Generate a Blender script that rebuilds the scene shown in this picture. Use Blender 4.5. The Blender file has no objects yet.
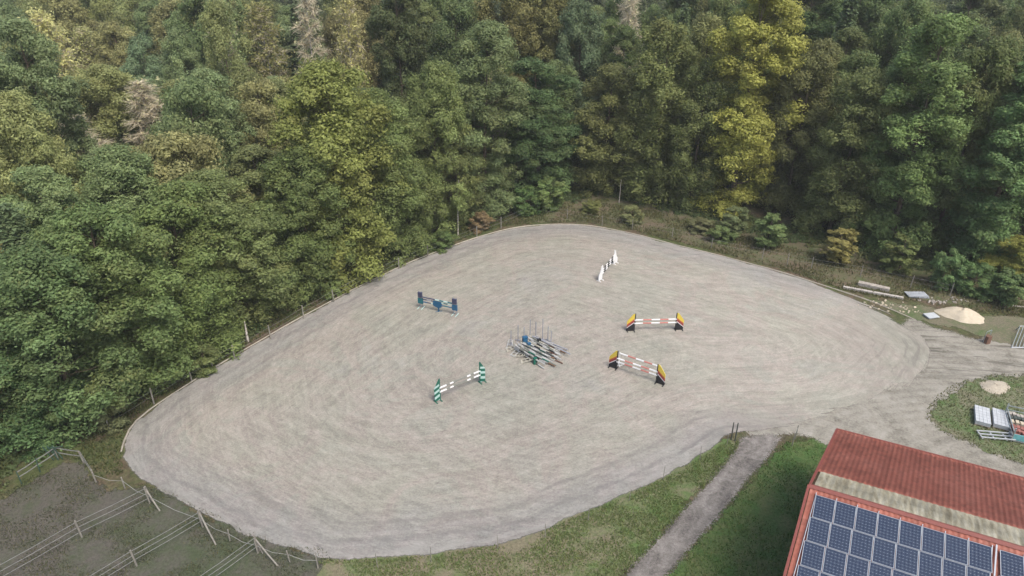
import bpy, bmesh, math, random
import numpy as np
from mathutils import Vector, Matrix
from mathutils.geometry import delaunay_2d_cdt

# ------------------------------------------------------------------ camera, light
S = bpy.context.scene
COL = S.collection
PITCH, CAMH, FOC = 28.0, 32.0, 692.0
cam_d = bpy.data.cameras.new("camera"); cam = bpy.data.objects.new("camera", cam_d); COL.objects.link(cam)
cam.location = (0, 0, CAMH); cam.rotation_euler = (math.radians(90 - PITCH), 0, 0)
cam_d.sensor_width = 36; cam_d.lens = 36 * FOC / 1024; cam_d.clip_end = 3000; cam_d.clip_start = 0.5
S.camera = cam
SUN_EL, SUN_AZ = 58, 142          # azimuth from +Y, clockwise positive
w = bpy.data.worlds.new("World"); S.world = w; w.use_nodes = True
nt = w.node_tree; bg = nt.nodes['Background']
sky = nt.nodes.new('ShaderNodeTexSky'); sky.sky_type = 'NISHITA'; sky.sun_disc = False
sky.sun_elevation = math.radians(SUN_EL); sky.sun_rotation = math.radians(SUN_AZ)
sky.air_density = 1.0; sky.dust_density = 4.0; sky.ozone_density = 0.6
nt.links.new(sky.outputs[0], bg.inputs[0]); bg.inputs[1].default_value = 0.15
sun_d = bpy.data.lights.new("sun", 'SUN'); sun_d.energy = 1.5; sun_d.angle = math.radians(22); sun_d.color = (1, .97, .92)
sun = bpy.data.objects.new("sun", sun_d); COL.objects.link(sun)
az, el = math.radians(SUN_AZ), math.radians(SUN_EL)
sdir = Vector((math.sin(az) * math.cos(el), math.cos(az) * math.cos(el), math.sin(el)))
sun.rotation_euler = sdir.to_track_quat('Z', 'Y').to_euler()
S.view_settings.view_transform = 'Standard'; S.view_settings.look = 'None'
S.view_settings.exposure = 0.78; S.view_settings.gamma = 1

rng = np.random.default_rng(7); random.seed(7)

def G(px, py, z=0.0):
    """world point at height z seen at photograph pixel px,py"""
    t = math.radians(PITCH); u = (px - 512) / FOC; v = (py - 288) / FOC
    d = (u, math.cos(t) - v * math.sin(t), -math.sin(t) - v * math.cos(t))
    k = (z - CAMH) / d[2]
    return Vector((k * d[0], k * d[1], z))
def height_to(base, toppy):
    """height of a vertical thing at base whose top is seen at row toppy"""
    t = math.radians(PITCH); v = (toppy - 288) / FOC
    return CAMH + base.y * (-math.sin(t) - v * math.cos(t)) / (math.cos(t) - v * math.sin(t))

# ------------------------------------------------------------------ materials
def nodes(name):
    m = bpy.data.materials.new(name); m.use_nodes = True
    t = m.node_tree; b = t.nodes['Principled BSDF']
    b.inputs['Specular IOR Level'].default_value = 0.25
    return m, t, b
class T:
    def __init__(s, t): s.t = t
    def n(s, typ, **k):
        x = s.t.nodes.new(typ)
        for a, v in k.items(): setattr(x, a, v)
        return x
    def l(s, a, b): s.t.links.new(a, b)
    def coord(s, out='Object', scale=(1, 1, 1), rot=(0, 0, 0)):
        c = s.n('ShaderNodeTexCoord'); m = s.n('ShaderNodeMapping'); s.l(c.outputs[out], m.inputs[0])
        m.inputs['Scale'].default_value = scale; m.inputs['Rotation'].default_value = rot; return m.outputs[0]
    def noise(s, vec, scale, detail=4, rough=.6, dist=0):
        x = s.n('ShaderNodeTexNoise'); s.l(vec, x.inputs['Vector']); x.inputs['Scale'].default_value = scale
        x.inputs['Detail'].default_value = detail; x.inputs['Roughness'].default_value = rough
        x.inputs['Distortion'].default_value = dist; return x.outputs['Fac']
    def ramp(s, f, stops):
        r = s.n('ShaderNodeValToRGB'); s.l(f, r.inputs[0]); e = r.color_ramp.elements
        while len(e) < len(stops): e.new(.5)
        for i, (p, c) in enumerate(stops):
            e[i].position = p; e[i].color = (*c, 1) if not isinstance(c, (int, float)) else (c, c, c, 1)
        return r.outputs[0]
    def mix(s, f, a, b, mode='MIX'):
        x = s.n('ShaderNodeMix', data_type='RGBA', blend_type=mode)
        for val, i in ((f, 0), (a, 6), (b, 7)):
            if hasattr(val, 'is_linked'): s.l(val, x.inputs[i])
            elif isinstance(val, (int, float)): x.inputs[i].default_value = val if i == 0 else (val, val, val, 1)
            else: x.inputs[i].default_value = (*val, 1)
        return x.outputs[2]
    def math(s, op, a, b=0.0, c=0.0):
        x = s.n('ShaderNodeMath', operation=op)
        for i, val in enumerate((a, b, c)):
            if hasattr(val, 'is_linked'): s.l(val, x.inputs[i])
            else: x.inputs[i].default_value = val
        return x.outputs[0]
    def attr(s, name, out='Fac'):
        a = s.n('ShaderNodeAttribute', attribute_name=name); return a.outputs[out]
    def step(s, v, lo, hi):
        x = s.n('ShaderNodeMapRange'); s.l(v, x.inputs[0]); x.inputs[1].default_value = lo; x.inputs[2].default_value = hi
        return x.outputs[0]
    def bump(s, b, h, strength=.4, dist=.05):
        x = s.n('ShaderNodeBump'); s.l(h, x.inputs['Height']); x.inputs['Strength'].default_value = strength
        x.inputs['Distance'].default_value = dist; s.l(x.outputs[0], b.inputs['Normal'])

def plain(name, col, rough=.6, metal=0, var=.18, scale=6):
    m, t, b = nodes(name); k = T(t)
    f = k.noise(k.coord(), scale, 5, .65)
    lo = tuple(c * (1 - var) for c in col); hi = tuple(min(1, c * (1 + var)) for c in col)
    k.l(k.ramp(f, [(.3, lo), (.7, hi)]), b.inputs['Base Color'])
    b.inputs['Roughness'].default_value = rough; b.inputs['Metallic'].default_value = metal
    return m

def leaf_mat(name, trans=.25, warm=(.30, .20, .04)):
    m, t, b = nodes(name); k = T(t)
    oi = k.n('ShaderNodeObjectInfo')
    tint = k.attr('tint'); hue = k.attr('hue')
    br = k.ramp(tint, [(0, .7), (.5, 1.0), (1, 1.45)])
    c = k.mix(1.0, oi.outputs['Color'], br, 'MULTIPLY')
    c = k.mix(k.math('MULTIPLY', hue, .55), c, warm)
    k.l(c, b.inputs['Base Color']); b.inputs['Roughness'].default_value = .62
    tr = k.n('ShaderNodeBsdfTranslucent'); k.l(c, tr.inputs[0])
    mx = k.n('ShaderNodeMixShader'); mx.inputs[0].default_value = trans
    out = t.nodes['Material Output']; k.l(b.outputs[0], mx.inputs[1]); k.l(tr.outputs[0], mx.inputs[2]); k.l(mx.outputs[0], out.inputs[0])
    return m
M = {}
M['leaf'] = leaf_mat('foliage', .4, (.28, .22, .07))
M['needle'] = leaf_mat('needles', .1, (.12, .09, .04))
M['twig'] = plain('twigs', (.52, .46, .33), .8, var=.25)
M['bark'] = plain('bark', (.11, .085, .06), .9, var=.4, scale=3)
def birch_bark():
    m, t, b = nodes('birch_bark'); k = T(t)
    f = k.noise(k.coord(scale=(1, 1, 5)), 2.2, 4, .7)
    k.l(k.ramp(f, [(.38, (.10, .085, .07)), (.5, (.50, .46, .40)), (.8, (.62, .58, .52))]), b.inputs['Base Color'])
    b.inputs['Roughness'].default_value = .8; return m
M['birch'] = birch_bark()

def soft_edge(k, b, e, noise, amp):
    # the surface thins out raggedly over its last half metre
    k.l(k.step(k.math('ADD', e, k.math('MULTIPLY', k.math('SUBTRACT', noise, .62), amp)), 0.0, .12), b.inputs['Alpha'])
def ground_mat():
    m, t, b = nodes('forest_floor'); k = T(t); v = k.coord()
    a = k.noise(v, .18, 6, .65, .5); f = k.noise(v, 2.5, 8, .75, .4); g = k.noise(v, .7, 6, .7, 1)
    litter = k.ramp(f, [(.3, (.045, .034, .022)), (.55, (.115, .085, .055)), (.75, (.19, .145, .095))])
    grass = k.ramp(f, [(.3, (.028, .040, .014)), (.55, (.075, .09, .032)), (.8, (.16, .16, .075))])
    mixf = k.ramp(k.math('ADD', k.math('MULTIPLY', a, .6), k.math('MULTIPLY', g, .4)), [(.44, 0.0), (.56, 1.0)])
    k.l(k.mix(mixf, litter, grass), b.inputs['Base Color']); b.inputs['Roughness'].default_value = .95
    k.bump(b, f, .9, .12); return m
def lawn_mat(name, bare, lush):
    m, t, b = nodes(name); k = T(t); v = k.coord(); e = k.attr('edge')
    a = k.noise(v, .35, 6, .7, .6); f = k.noise(v, 6, 8, .8); g = k.noise(v, 1.3, 6, .7, .5)
    green = k.ramp(f, [(.3, tuple(c * .55 for c in lush)), (.5, lush), (.75, tuple(c * 1.6 for c in lush))])
    dry = k.ramp(f, [(.3, tuple(c * .5 for c in bare)), (.5, bare), (.75, tuple(c * 1.5 for c in bare))])
    d = k.math('ADD', k.math('MULTIPLY', a, .6), k.math('MULTIPLY', g, .4))
    d = k.math('SUBTRACT', d, k.attr('bias'))
    k.l(k.mix(k.ramp(d, [(.40, 0.0), (.58, 1.0)]), dry, green), b.inputs['Base Color'])
    b.inputs['Roughness'].default_value = .95; k.bump(b, f, .9, .08); soft_edge(k, b, e, g, 1.6); return m
def sand_mat():
    m, t, b = nodes('arena_sand'); k = T(t); v = k.coord(); e = k.attr('edge'); worn = k.attr('worn')
    big = k.noise(v, .13, 5, .65, .6); mid = k.noise(v, .8, 6, .75, .6); fine = k.noise(v, 7, 8, .85)
    n2 = k.noise(v, .5, 3, .6)
    # harrow strokes: noise stretched along the riding lines, some following the rail, some circling the jumps
    def strokes(across, along, s1, s2, det):
        cv = k.n('ShaderNodeCombineXYZ'); k.l(k.math('MULTIPLY', across, s1), cv.inputs[0]); k.l(k.math('MULTIPLY', along, s2), cv.inputs[1])
        k.l(k.math('MULTIPLY', n2, .6), cv.inputs[2]); return k.noise(cv.outputs[0], 1.0, det, .7, .5)
    g1 = strokes(e, k.attr('along'), 1.9, .12, 6); g2 = strokes(k.attr('swirl'), k.attr('ang'), 2.0, 2.2, 6); g3 = strokes(k.attr('swirl'), k.attr('ang'), .55, 1.4, 3)
    grooves = k.math('ADD', k.math('MULTIPLY', g1, .35), k.math('ADD', k.math('MULTIPLY', g2, .45), k.math('MULTIPLY', g3, .2)))
    hue = k.ramp(big, [(.34, (0.214, 0.222, 0.181)), (.46, (0.231, 0.227, 0.184)), (.53, (0.246, 0.217, 0.188)), (.58, (0.222, 0.226, 0.186)), (.70, (0.224, 0.221, 0.207))])
    hue = k.mix(k.ramp(g3, [(.42, 0.0), (.66, .45)]), hue, (0.249, 0.221, 0.196))
    hue = k.mix(.35, hue, (0.307, 0.282, 0.236))
    val = k.math('ADD', k.math('MULTIPLY', k.math('SUBTRACT', grooves, .5), .9), k.math('MULTIPLY', k.math('SUBTRACT', mid, .5), .4))
    blot = k.noise(v, 1.9, 5, .8, .8)
    val = k.math('ADD', val, k.math('MULTIPLY', k.math('SUBTRACT', blot, .5), .7))
    val = k.math('ADD', val, k.math('MULTIPLY', k.math('SUBTRACT', fine, .5), 1.5))
    fl = k.ramp(g2, [(.48, 0.0), (.53, 1.0), (.58, 0.0)]); fl1 = k.ramp(g1, [(.48, 0.0), (.53, 1.0), (.58, 0.0)])
    val = k.math('ADD', val, k.math('MULTIPLY', k.math('MULTIPLY', k.math('ADD', fl, fl1), mid), .26))
    val = k.math('ADD', val, k.math('ADD', .92, k.math('MULTIPLY', k.attr('pale'), .16)))
    c = k.mix(1.0, hue, val, 'MULTIPLY')
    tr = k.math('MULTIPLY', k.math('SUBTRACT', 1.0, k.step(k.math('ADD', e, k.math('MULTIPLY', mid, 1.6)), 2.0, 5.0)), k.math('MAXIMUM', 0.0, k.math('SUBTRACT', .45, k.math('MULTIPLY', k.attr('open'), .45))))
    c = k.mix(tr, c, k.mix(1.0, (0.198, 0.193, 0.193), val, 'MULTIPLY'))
    # ruts of a tractor along the rail and a paler rim
    wob = k.math('ADD', e, k.math('MULTIPLY', k.math('SUBTRACT', n2, .5), 1.2))
    for at, amt, cc in ((1.25, .55, (0.124, 0.116, 0.112)), (2.75, .4, (0.133, 0.124, 0.116)), (.45, .6, (0.274, 0.266, 0.241)), (2.0, .3, (0.266, 0.257, 0.241))):
        pl = k.math('SUBTRACT', 1.0, k.step(k.math('ABSOLUTE', k.math('SUBTRACT', wob, at)), .05, .26))
        pl = k.math('MULTIPLY', pl, k.ramp(mid, [(.38, 0.0), (.6, 1.0)])); c = k.mix(k.math('MULTIPLY', k.math('MULTIPLY', pl, amt), k.math('MAXIMUM', 0.0, k.math('SUBTRACT', 1.0, k.attr('open')))), c, cc)
    w2 = k.math('MULTIPLY', worn, k.ramp(k.math('ADD', k.math('MULTIPLY', g1, .6), k.math('MULTIPLY', fine, .4)), [(.44, 0.0), (.58, 1.0)]))
    c = k.mix(k.math('MULTIPLY', w2, .6), c, (0.108, 0.100, 0.087))
    soft_edge(k, b, k.math('SUBTRACT', e, k.math('MULTIPLY', k.attr('open'), k.math('MULTIPLY', g1, 4.0))), mid, .5)
    k.l(c, b.inputs['Base Color']); b.inputs['Roughness'].default_value = .95
    h = k.math('ADD', k.math('MULTIPLY', fine, 1.2), k.math('ADD', k.math('MULTIPLY', mid, .8), k.math('MULTIPLY', grooves, 1.2)))
    k.bump(b, h, .7, .06); return m
def dirt_mat(name, c0, c1, c2, sc=1.0):
    m, t, b = nodes(name); k = T(t); v = k.coord()
    a = k.noise(v, .5 * sc, 6, .7, .8); f = k.noise(v, 5 * sc, 8, .85, .3)
    r = k.math('SINE', k.math('MULTIPLY', k.math('ADD', k.attr('swirl'), k.math('MULTIPLY', a, .9)), 8.0))
    d = k.math('ADD', k.math('ADD', k.math('MULTIPLY', a, .45), k.math('MULTIPLY', f, .55)), k.math('MULTIPLY', r, .02))
    c_ = k.ramp(d, [(.36, c0), (.5, c1), (.64, c2)]); k.l(c_, b.inputs['Base Color'])
    if name == 'yard_dirt':
        cv = k.n('ShaderNodeCombineXYZ'); k.l(k.math('MULTIPLY', k.attr('swirl'), 2.0), cv.inputs[0]); sx = k.n('ShaderNodeSeparateXYZ'); k.l(v, sx.inputs[0]); k.l(k.math('MULTIPLY', sx.outputs[0], .16), cv.inputs[1])
        st = k.noise(cv.outputs[0], 1.0, 5, .7, .4)
        rm = k.math('MULTIPLY', k.ramp(st, [(.50, 0.0), (.60, 1.0)]), k.attr('mud')); t.links.remove(b.inputs['Base Color'].links[0]) if b.inputs['Base Color'].is_linked else None
        k.l(k.mix(k.math('MULTIPLY', rm, .8), c_, (.085, .078, .062)), b.inputs['Base Color'])
    b.inputs['Roughness'].default_value = .95; k.bump(b, d, .9, .12); soft_edge(k, b, k.attr('edge'), f, 2.2); return m

# ------------------------------------------------------------------ mesh helpers
def mesh_np(name, V, F, mat, attrs=None, smooth=False):
    V = np.asarray(V, dtype=np.float32); F = np.asarray(F, dtype=np.int32)
    me = bpy.data.meshes.new(name); k = F.shape[1]
    me.vertices.add(len(V)); me.vertices.foreach_set('co', V.ravel())
    me.loops.add(F.size); me.loops.foreach_set('vertex_index', F.ravel())
    me.polygons.add(len(F)); me.polygons.foreach_set('loop_start', np.arange(0, F.size, k, dtype=np.int32))
    me.update(calc_edges=True)
    for a, val in (attrs or {}).items():
        x = me.attributes.new(a, 'FLOAT', 'POINT'); x.data.foreach_set('value', np.asarray(val, dtype=np.float32))
    me.materials.append(mat)
    if smooth: me.polygons.foreach_set('use_smooth', np.ones(len(F), bool))
    me.validate(); return me
def tag(o, label=None, cat=None, group=None, kind=None):
    if label: o['label'] = label
    if cat: o['category'] = cat
    if group: o['group'] = group
    if kind: o['kind'] = kind
    return o
def link(name, me, parent=None, loc=(0, 0, 0)):
    o = bpy.data.objects.new(name, me); COL.objects.link(o); o.location = loc
    if parent: o.parent = parent
    return o
def empty(name, loc=(0, 0, 0), rz=0):
    o = bpy.data.objects.new(name, None); COL.objects.link(o); o.location = loc; o.rotation_euler = (0, 0, rz)
    o.empty_display_size = .2; return o
def copy_tree(o, parent=None):
    kids = [c for c in bpy.data.objects if c.parent == o]
    c = o.copy(); COL.objects.link(c); c.parent = parent
    for ch in kids: copy_tree(ch, c)
    return c

class MB:
    """collects simple solids into one mesh"""
    def __init__(s): s.v = []; s.f = []; s.mi = []
    def add(s, vs, fs, mi=0):
        n = len(s.v); s.v += [tuple(x) for x in vs]
        for f in fs: s.f.append([n + i for i in f]); s.mi.append(mi)
    def prism(s, pts, n, mi=0):
        """pts: polygon (3D), n: extrusion vector"""
        a = [Vector(p) for p in pts]; n = Vector(n); b = [p + n for p in a]; k = len(a)
        s.add(a + b, [list(range(k))[::-1], list(range(k, 2 * k))] + [[i, (i + 1) % k, k + (i + 1) % k, k + i] for i in range(k)], mi)
    def box(s, c, size, mi=0, rot=None):
        x, y, z = [d / 2 for d in size]
        vs = [Vector((i * x, j * y, k * z)) for i in (-1, 1) for j in (-1, 1) for k in (-1, 1)]
        if rot is not None: vs = [rot @ q for q in vs]
        vs = [q + Vector(c) for q in vs]
        s.add(vs, [(0, 1, 3, 2), (4, 6, 7, 5), (0, 4, 5, 1), (2, 3, 7, 6), (0, 2, 6, 4), (1, 5, 7, 3)], mi)
    def tube(s, pts, rads, n=6, mi=0, cap=True):
        pts = [Vector(p) for p in pts]
        if not hasattr(rads, '__len__'): rads = [rads] * len(pts)
        base = len(s.v); up = Vector((0, 0, 1))
        for i, p in enumerate(pts):
            d = (pts[min(i + 1, len(pts) - 1)] - pts[max(i - 1, 0)]).normalized()
            a = d.cross(up if abs(d.z) < .9 else Vector((1, 0, 0))).normalized(); b = d.cross(a)
            for j in range(n):
                q = 2 * math.pi * j / n; s.v.append(tuple(p + (a * math.cos(q) + b * math.sin(q)) * rads[i]))
        for i in range(len(pts) - 1):
            for j in range(n):
                s.f.append([base + i * n + j, base + i * n + (j + 1) % n, base + (i + 1) * n + (j + 1) % n, base + (i + 1) * n + j]); s.mi.append(mi)
        if cap:
            s.f.append([base + j for j in range(n)][::-1]); s.mi.append(mi)
            e = base + (len(pts) - 1) * n; s.f.append([e + j for j in range(n)]); s.mi.append(mi)
    def bar(s, a, b, wd, th, mi=0):
        a = Vector(a); b = Vector(b); d = (b - a); L = d.length
        q = d.to_track_quat('X', 'Z').to_matrix()
        s.box((a + b) / 2, (L, wd, th), mi, q)
    def mesh(s, name, mats):
        me = bpy.data.meshes.new(name); me.from_pydata(s.v, [], s.f)
        for m in (mats if isinstance(mats, (list, tuple)) else [mats]): me.materials.append(m)
        me.polygons.foreach_set('material_index', s.mi); me.update()
        bm = bmesh.new(); bm.from_mesh(me); bmesh.ops.recalc_face_normals(bm, faces=bm.faces); bm.to_mesh(me); bm.free()
        return me
    def obj(s, name, mats, parent=None, loc=(0, 0, 0)): return link(name, s.mesh(name, mats), parent, loc)

def smooth_poly(pts, closed=True, step=.6):
    P = [np.array(p[:2], float) for p in pts]; n = len(P); out = []
    for i in range(n if closed else n - 1):
        p0 = P[(i - 1) % n] if closed or i > 0 else P[0]; p1 = P[i]; p2 = P[(i + 1) % n]
        p3 = P[(i + 2) % n] if closed or i + 2 < n else P[-1]
        m = max(1, int(np.linalg.norm(p2 - p1) / step))
        for j in range(m):
            t = j / m
            out.append(.5 * ((2 * p1) + (-p0 + p2) * t + (2 * p0 - 5 * p1 + 4 * p2 - p3) * t * t + (-p0 + 3 * p1 - 3 * p2 + p3) * t ** 3))
    if not closed: out.append(P[-1])
    return np.array(out)
def inside(poly, X, Y):
    r = np.zeros(X.shape, bool); n = len(poly); j = n - 1
    for i in range(n):
        xi, yi = poly[i]; xj, yj = poly[j]
        c = ((yi > Y) != (yj > Y)) & (X < (xj - xi) * (Y - yi) / (yj - yi + 1e-12) + xi); r ^= c; j = i
    return r
def edge_dist(poly, P):
    d = np.full(len(P), 1e9); n = len(poly)
    for i in range(n):
        a = poly[i]; b = poly[(i + 1) % n]; ab = b - a
        t = np.clip(((P - a) @ ab) / (ab @ ab + 1e-12), 0, 1)
        d = np.minimum(d, np.linalg.norm(P - (a + t[:, None] * ab), axis=1))
    return d
def jitter(poly, amp, seed=0):
    r = np.random.default_rng(seed); n = len(poly); nz = r.normal(0, 1, n)
    nz = (nz + np.roll(nz, 1) + .5 * np.roll(nz, 2)) / 1.5
    tn = np.roll(poly, -1, 0) - np.roll(poly, 1, 0); tn /= np.linalg.norm(tn, axis=1)[:, None] + 1e-9
    return poly + np.stack([tn[:, 1], -tn[:, 0]], 1) * (nz * amp)[:, None]
def sheet(name, poly, z, mat, step=.6, attrs=None, relief=0.0):
    x0, y0 = poly.min(0); x1, y1 = poly.max(0)
    X, Y = np.meshgrid(np.arange(x0, x1, step), np.arange(y0, y1, step)); X = X + (np.arange(X.shape[0]) % 2)[:, None] * step / 2
    P = np.stack([X.ravel(), Y.ravel()], 1); P = P[inside(poly, P[:, 0], P[:, 1])]
    P = P[edge_dist(poly, P) > step * .35]
    n = len(poly); allp = [Vector(p) for p in poly] + [Vector(p) for p in P]
    r = delaunay_2d_cdt(allp, [(i, (i + 1) % n) for i in range(n)], [], 1, 1e-4)
    V = np.array([(p.x, p.y) for p in r[0]]); F = np.array([f for f in r[2] if len(f) == 3])
    c = V[F[:, 0]] + V[F[:, 1]] + V[F[:, 2]]; c /= 3; F = F[inside(poly, c[:, 0], c[:, 1])]
    e = edge_dist(poly, V); zz = np.full(len(V), float(z))
    A = {'edge': e}
    for a, fn in (attrs or {}).items(): A[a] = fn(V)
    if relief: zz += relief * np.minimum(e, 1) * (np.sin(V[:, 0] * 2.1) * np.cos(V[:, 1] * 1.7) * .5 + .5)
    me = mesh_np(name, np.column_stack([V, zz]), F, mat, A, True)
    # faces up
    if me.polygons[0].normal.z < 0: me.flip_normals()
    o = link(name, me); tag(o, kind='structure'); return o
def PX(*l): return [G(x, y) for x, y in l]

# ------------------------------------------------------------------ ground sheets
def base_ground():
    n = 120; a = np.sign(np.linspace(-1, 1, n)) * np.abs(np.linspace(-1, 1, n)) ** 2.2 * 1500
    X, Y = np.meshgrid(a, a + 50); V = np.column_stack([X.ravel(), Y.ravel(), np.full(n * n, -.02)])
    i = np.arange(n * n).reshape(n, n); F = np.column_stack([i[:-1, :-1].ravel(), i[:-1, 1:].ravel(), i[1:, 1:].ravel(), i[1:, :-1].ravel()])
    me = mesh_np('ground', V, F, ground_mat()); tag(link('ground', me), kind='structure')
base_ground()
far_edge_px = [(122, 452), (130, 430), (150, 410), (200, 377), (260, 341), (330, 302), (400, 267), (450, 247), (500, 231), (540, 225), (580, 225), (620, 231), (680, 246), (740, 261), (790, 275), (840, 291), (880, 305), (915, 320)]
near_edge_px = [(738, 439), (720, 446), (680, 470), (630, 494), (580, 515), (540, 532), (500, 544), (440, 554), (380, 559), (330, 559), (290, 551), (250, 537), (205, 516), (170, 498), (142, 482), (126, 465)]
arena = smooth_poly(PX(*far_edge_px, (945, 336), (958, 358), (948, 385), (925, 410), (890, 428), (840, 437), (790, 439), *near_edge_px), step=.45)
AC = np.array(G(560, 350)[:2])
def swirl(V):
    d = (V - AC) * np.array([1, 1.15]); r = np.linalg.norm(d, axis=1)
    a = np.array(G(760, 350)[:2]); r2 = np.linalg.norm((V - a) * np.array([1, .8]), axis=1)
    wgt = np.clip((V[:, 0] - 6) / 26, 0, 1) * .75; return r * (1 - wgt) + r2 * wgt
def worn(V):
    a = np.array(G(960, 360)[:2]); b = np.array(G(760, 442)[:2])
    return np.clip(1.2 - np.linalg.norm((V - a) * np.array([.8, 1]), axis=1) / 9, 0, 1) + np.clip(.9 - np.linalg.norm(V - b, axis=1) / 6, 0, 1)
M['sand'] = sand_mat()
sheet('arena', jitter(arena, .06, 3), .016, M['sand'], .5, {'swirl': swirl, 'worn': worn, 'pale': lambda V: np.clip((V[:, 0] - 2) / 22, 0, 1) - .3 * np.clip((V[:, 1] - 62) / 12, 0, 1), 'open': lambda V: np.clip(1.6 - np.linalg.norm((V - np.array(G(948, 385)[:2])) * np.array([1, .8]), axis=1) / 9, 0, 1) + np.clip(1.3 - np.linalg.norm((V - np.array(G(885, 432)[:2])) * np.array([.7, 1.2]), axis=1) / 7, 0, 1), 'along': lambda V: V[:, 0] * .8 + V[:, 1] * .6, 'ang': lambda V: np.arctan2(V[:, 0] - AC[0], V[:, 1] - AC[1] + 1e-3) * 3}, 0)
yard = smooth_poly(PX((905, 318), (940, 327), (975, 336), (1010, 334), (1120, 336), (1140, 400), (1120, 520), (1000, 500), (900, 480), (840, 455), (795, 437), (745, 437), (740, 405), (800, 385), (860, 370), (890, 345)), step=.5)
RC = np.array(G(1010, 470)[:2])
def swY(V): return np.linalg.norm((V - RC) * np.array([.55, 1]), axis=1)
sheet('dirt_yard', jitter(yard, .18, 5), .006, dirt_mat('yard_dirt', (.11, .10, .08), (.245, .23, .19), (.34, .32, .275)), .5, {'swirl': swY, 'mud': lambda V: np.clip(1.25 - np.abs(V[:, 1] - (G(1000, 356).y + (V[:, 0] - G(1000, 356).x) * -.1)) / 5.0, 0, 1)})
track = smooth_poly(PX((740, 434), (786, 434), (780, 449), (754, 481), (726, 514), (692, 555), (662, 592), (610, 660), (560, 660), (614, 580), (645, 546), (677, 511), (706, 479), (731, 450)), step=.5)
def swT(V):
    a = np.array(G(762, 440)[:2]); b = np.array(G(645, 576)[:2]); d = b - a; d /= np.linalg.norm(d)
    return np.abs((V - a) @ np.array([d[1], -d[0]])) * 1.4
sheet('track', jitter(track, .05, 6), .010, dirt_mat('track_gravel', (.055, .050, .045), (.17, .155, .138), (.29, .27, .245), 1.3), .5, {'swirl': swT})
LEFTPAD = smooth_poly(PX((-120, 560), (-60, 520), (0, 495), (30, 478), (58, 461), (86, 460), (96, 480), (120, 488), (142, 484), (174, 494), (210, 512), (252, 532), (292, 546), (330, 556), (320, 640), (100, 760), (-200, 760)), step=.6)
sheet('paddock', jitter(LEFTPAD, .15, 8), -.004, lawn_mat('paddock_ground', (.092, .084, .068), (.060, .074, .038)), .7, {'bias': lambda V: np.clip((np.array(G(120, 520)[:2])[0] - V[:, 0]) / 60 + .04, -.02, .1)})
verge = smooth_poly(PX((738, 434), (716, 440), (676, 463), (626, 487), (576, 508), (536, 524), (498, 536), (440, 546), (380, 551), (330, 551), (318, 566), (318, 660), (560, 680), (624, 580), (655, 545), (686, 509), (714, 478), (737, 449)), step=.5)
def vb(V):
    a = np.array(G(480, 570)[:2]); return np.clip(.13 - np.linalg.norm(V - a, axis=1) / 60, -.02, .13)
sheet('grass_verge', jitter(verge, .04, 9), .002, lawn_mat('verge_grass', (.17, .15, .095), (.085, .135, .040)), .5, {'bias': vb})
lawn = smooth_poly(PX((790, 440), (812, 437), (836, 436), (856, 440), (1010, 480), (1100, 520), (1100, 700), (600, 700), (654, 590), (685, 553), (718, 515), (746, 483), (772, 452)), step=.5)
sheet('lawn', jitter(lawn, .04, 10), .0, lawn_mat('lawn_grass', (.11, .12, .05), (.058, .108, .028)), .6, {'bias': lambda V: np.full(len(V), -.01)})
isl = smooth_poly(PX((945, 390), (968, 380), (1010, 374), (1090, 384), (1090, 476), (1030, 467), (985, 452), (945, 434), (925, 414)), step=.5)
sheet('grass_plot', jitter(isl, .22, 11), .012, lawn_mat('plot_grass', (.17, .16, .105), (.085, .135, .045)), .5, {'bias': lambda V: np.full(len(V), .02)})
bank = smooth_poly(PX((845, 295), (880, 300), (930, 306), (985, 315), (1060, 318), (1060, 352), (1000, 346), (975, 338), (955, 328), (930, 324), (900, 314), (870, 303)), step=.5)
sheet('rough_strip', jitter(bank, .2, 12), .009, lawn_mat('strip_grass', (.15, .135, .09), (.080, .115, .042)), .5, {'bias': lambda V: np.full(len(V), .05)})

bk = smooth_poly(PX((535, 223), (580, 222.5), (620, 228), (680, 243), (740, 258), (790, 272), (840, 288), (880, 296), (940, 303), (1060, 314), (1060, 290), (940, 272), (860, 250), (760, 228), (690, 208), (620, 192), (560, 192), (530, 205)), step=.6)
sheet('bank', jitter(bk, .15, 14), .002, lawn_mat('bank_earth', (.125, .098, .066), (.080, .100, .040)), .7, {'bias': lambda V: np.full(len(V), .03)})
# pale edging along the forest side of the arena
M['kerb'] = plain('edging_concrete', (.32, .29, .24), .9, var=.2, scale=2)
def edging():
    c = smooth_poly(PX(*far_edge_px), closed=False, step=.8)
    t = np.gradient(c, axis=0); t /= np.linalg.norm(t, axis=1)[:, None]; nrm = np.stack([-t[:, 1], t[:, 0]], 1)
    L = c + nrm * .02; R = c + nrm * .11; n = len(c); h = .05 + .02 * np.sin(np.arange(n) * .7)
    V = np.concatenate([np.column_stack([L, np.full(n, -.05)]), np.column_stack([L, h]), np.column_stack([R, h]), np.column_stack([R, np.full(n, -.05)])])
    F = [(k * n + i, k * n + i + 1, (k + 1) * n + i + 1, (k + 1) * n + i) for k in range(3) for i in range(n - 1)]
    o = link('arena_edging', mesh_np('arena_edging', V, F, M['kerb']))
    tag(o, 'narrow pale edging strip curving along the forest side of the sand arena', 'edging')
edging()

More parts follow.
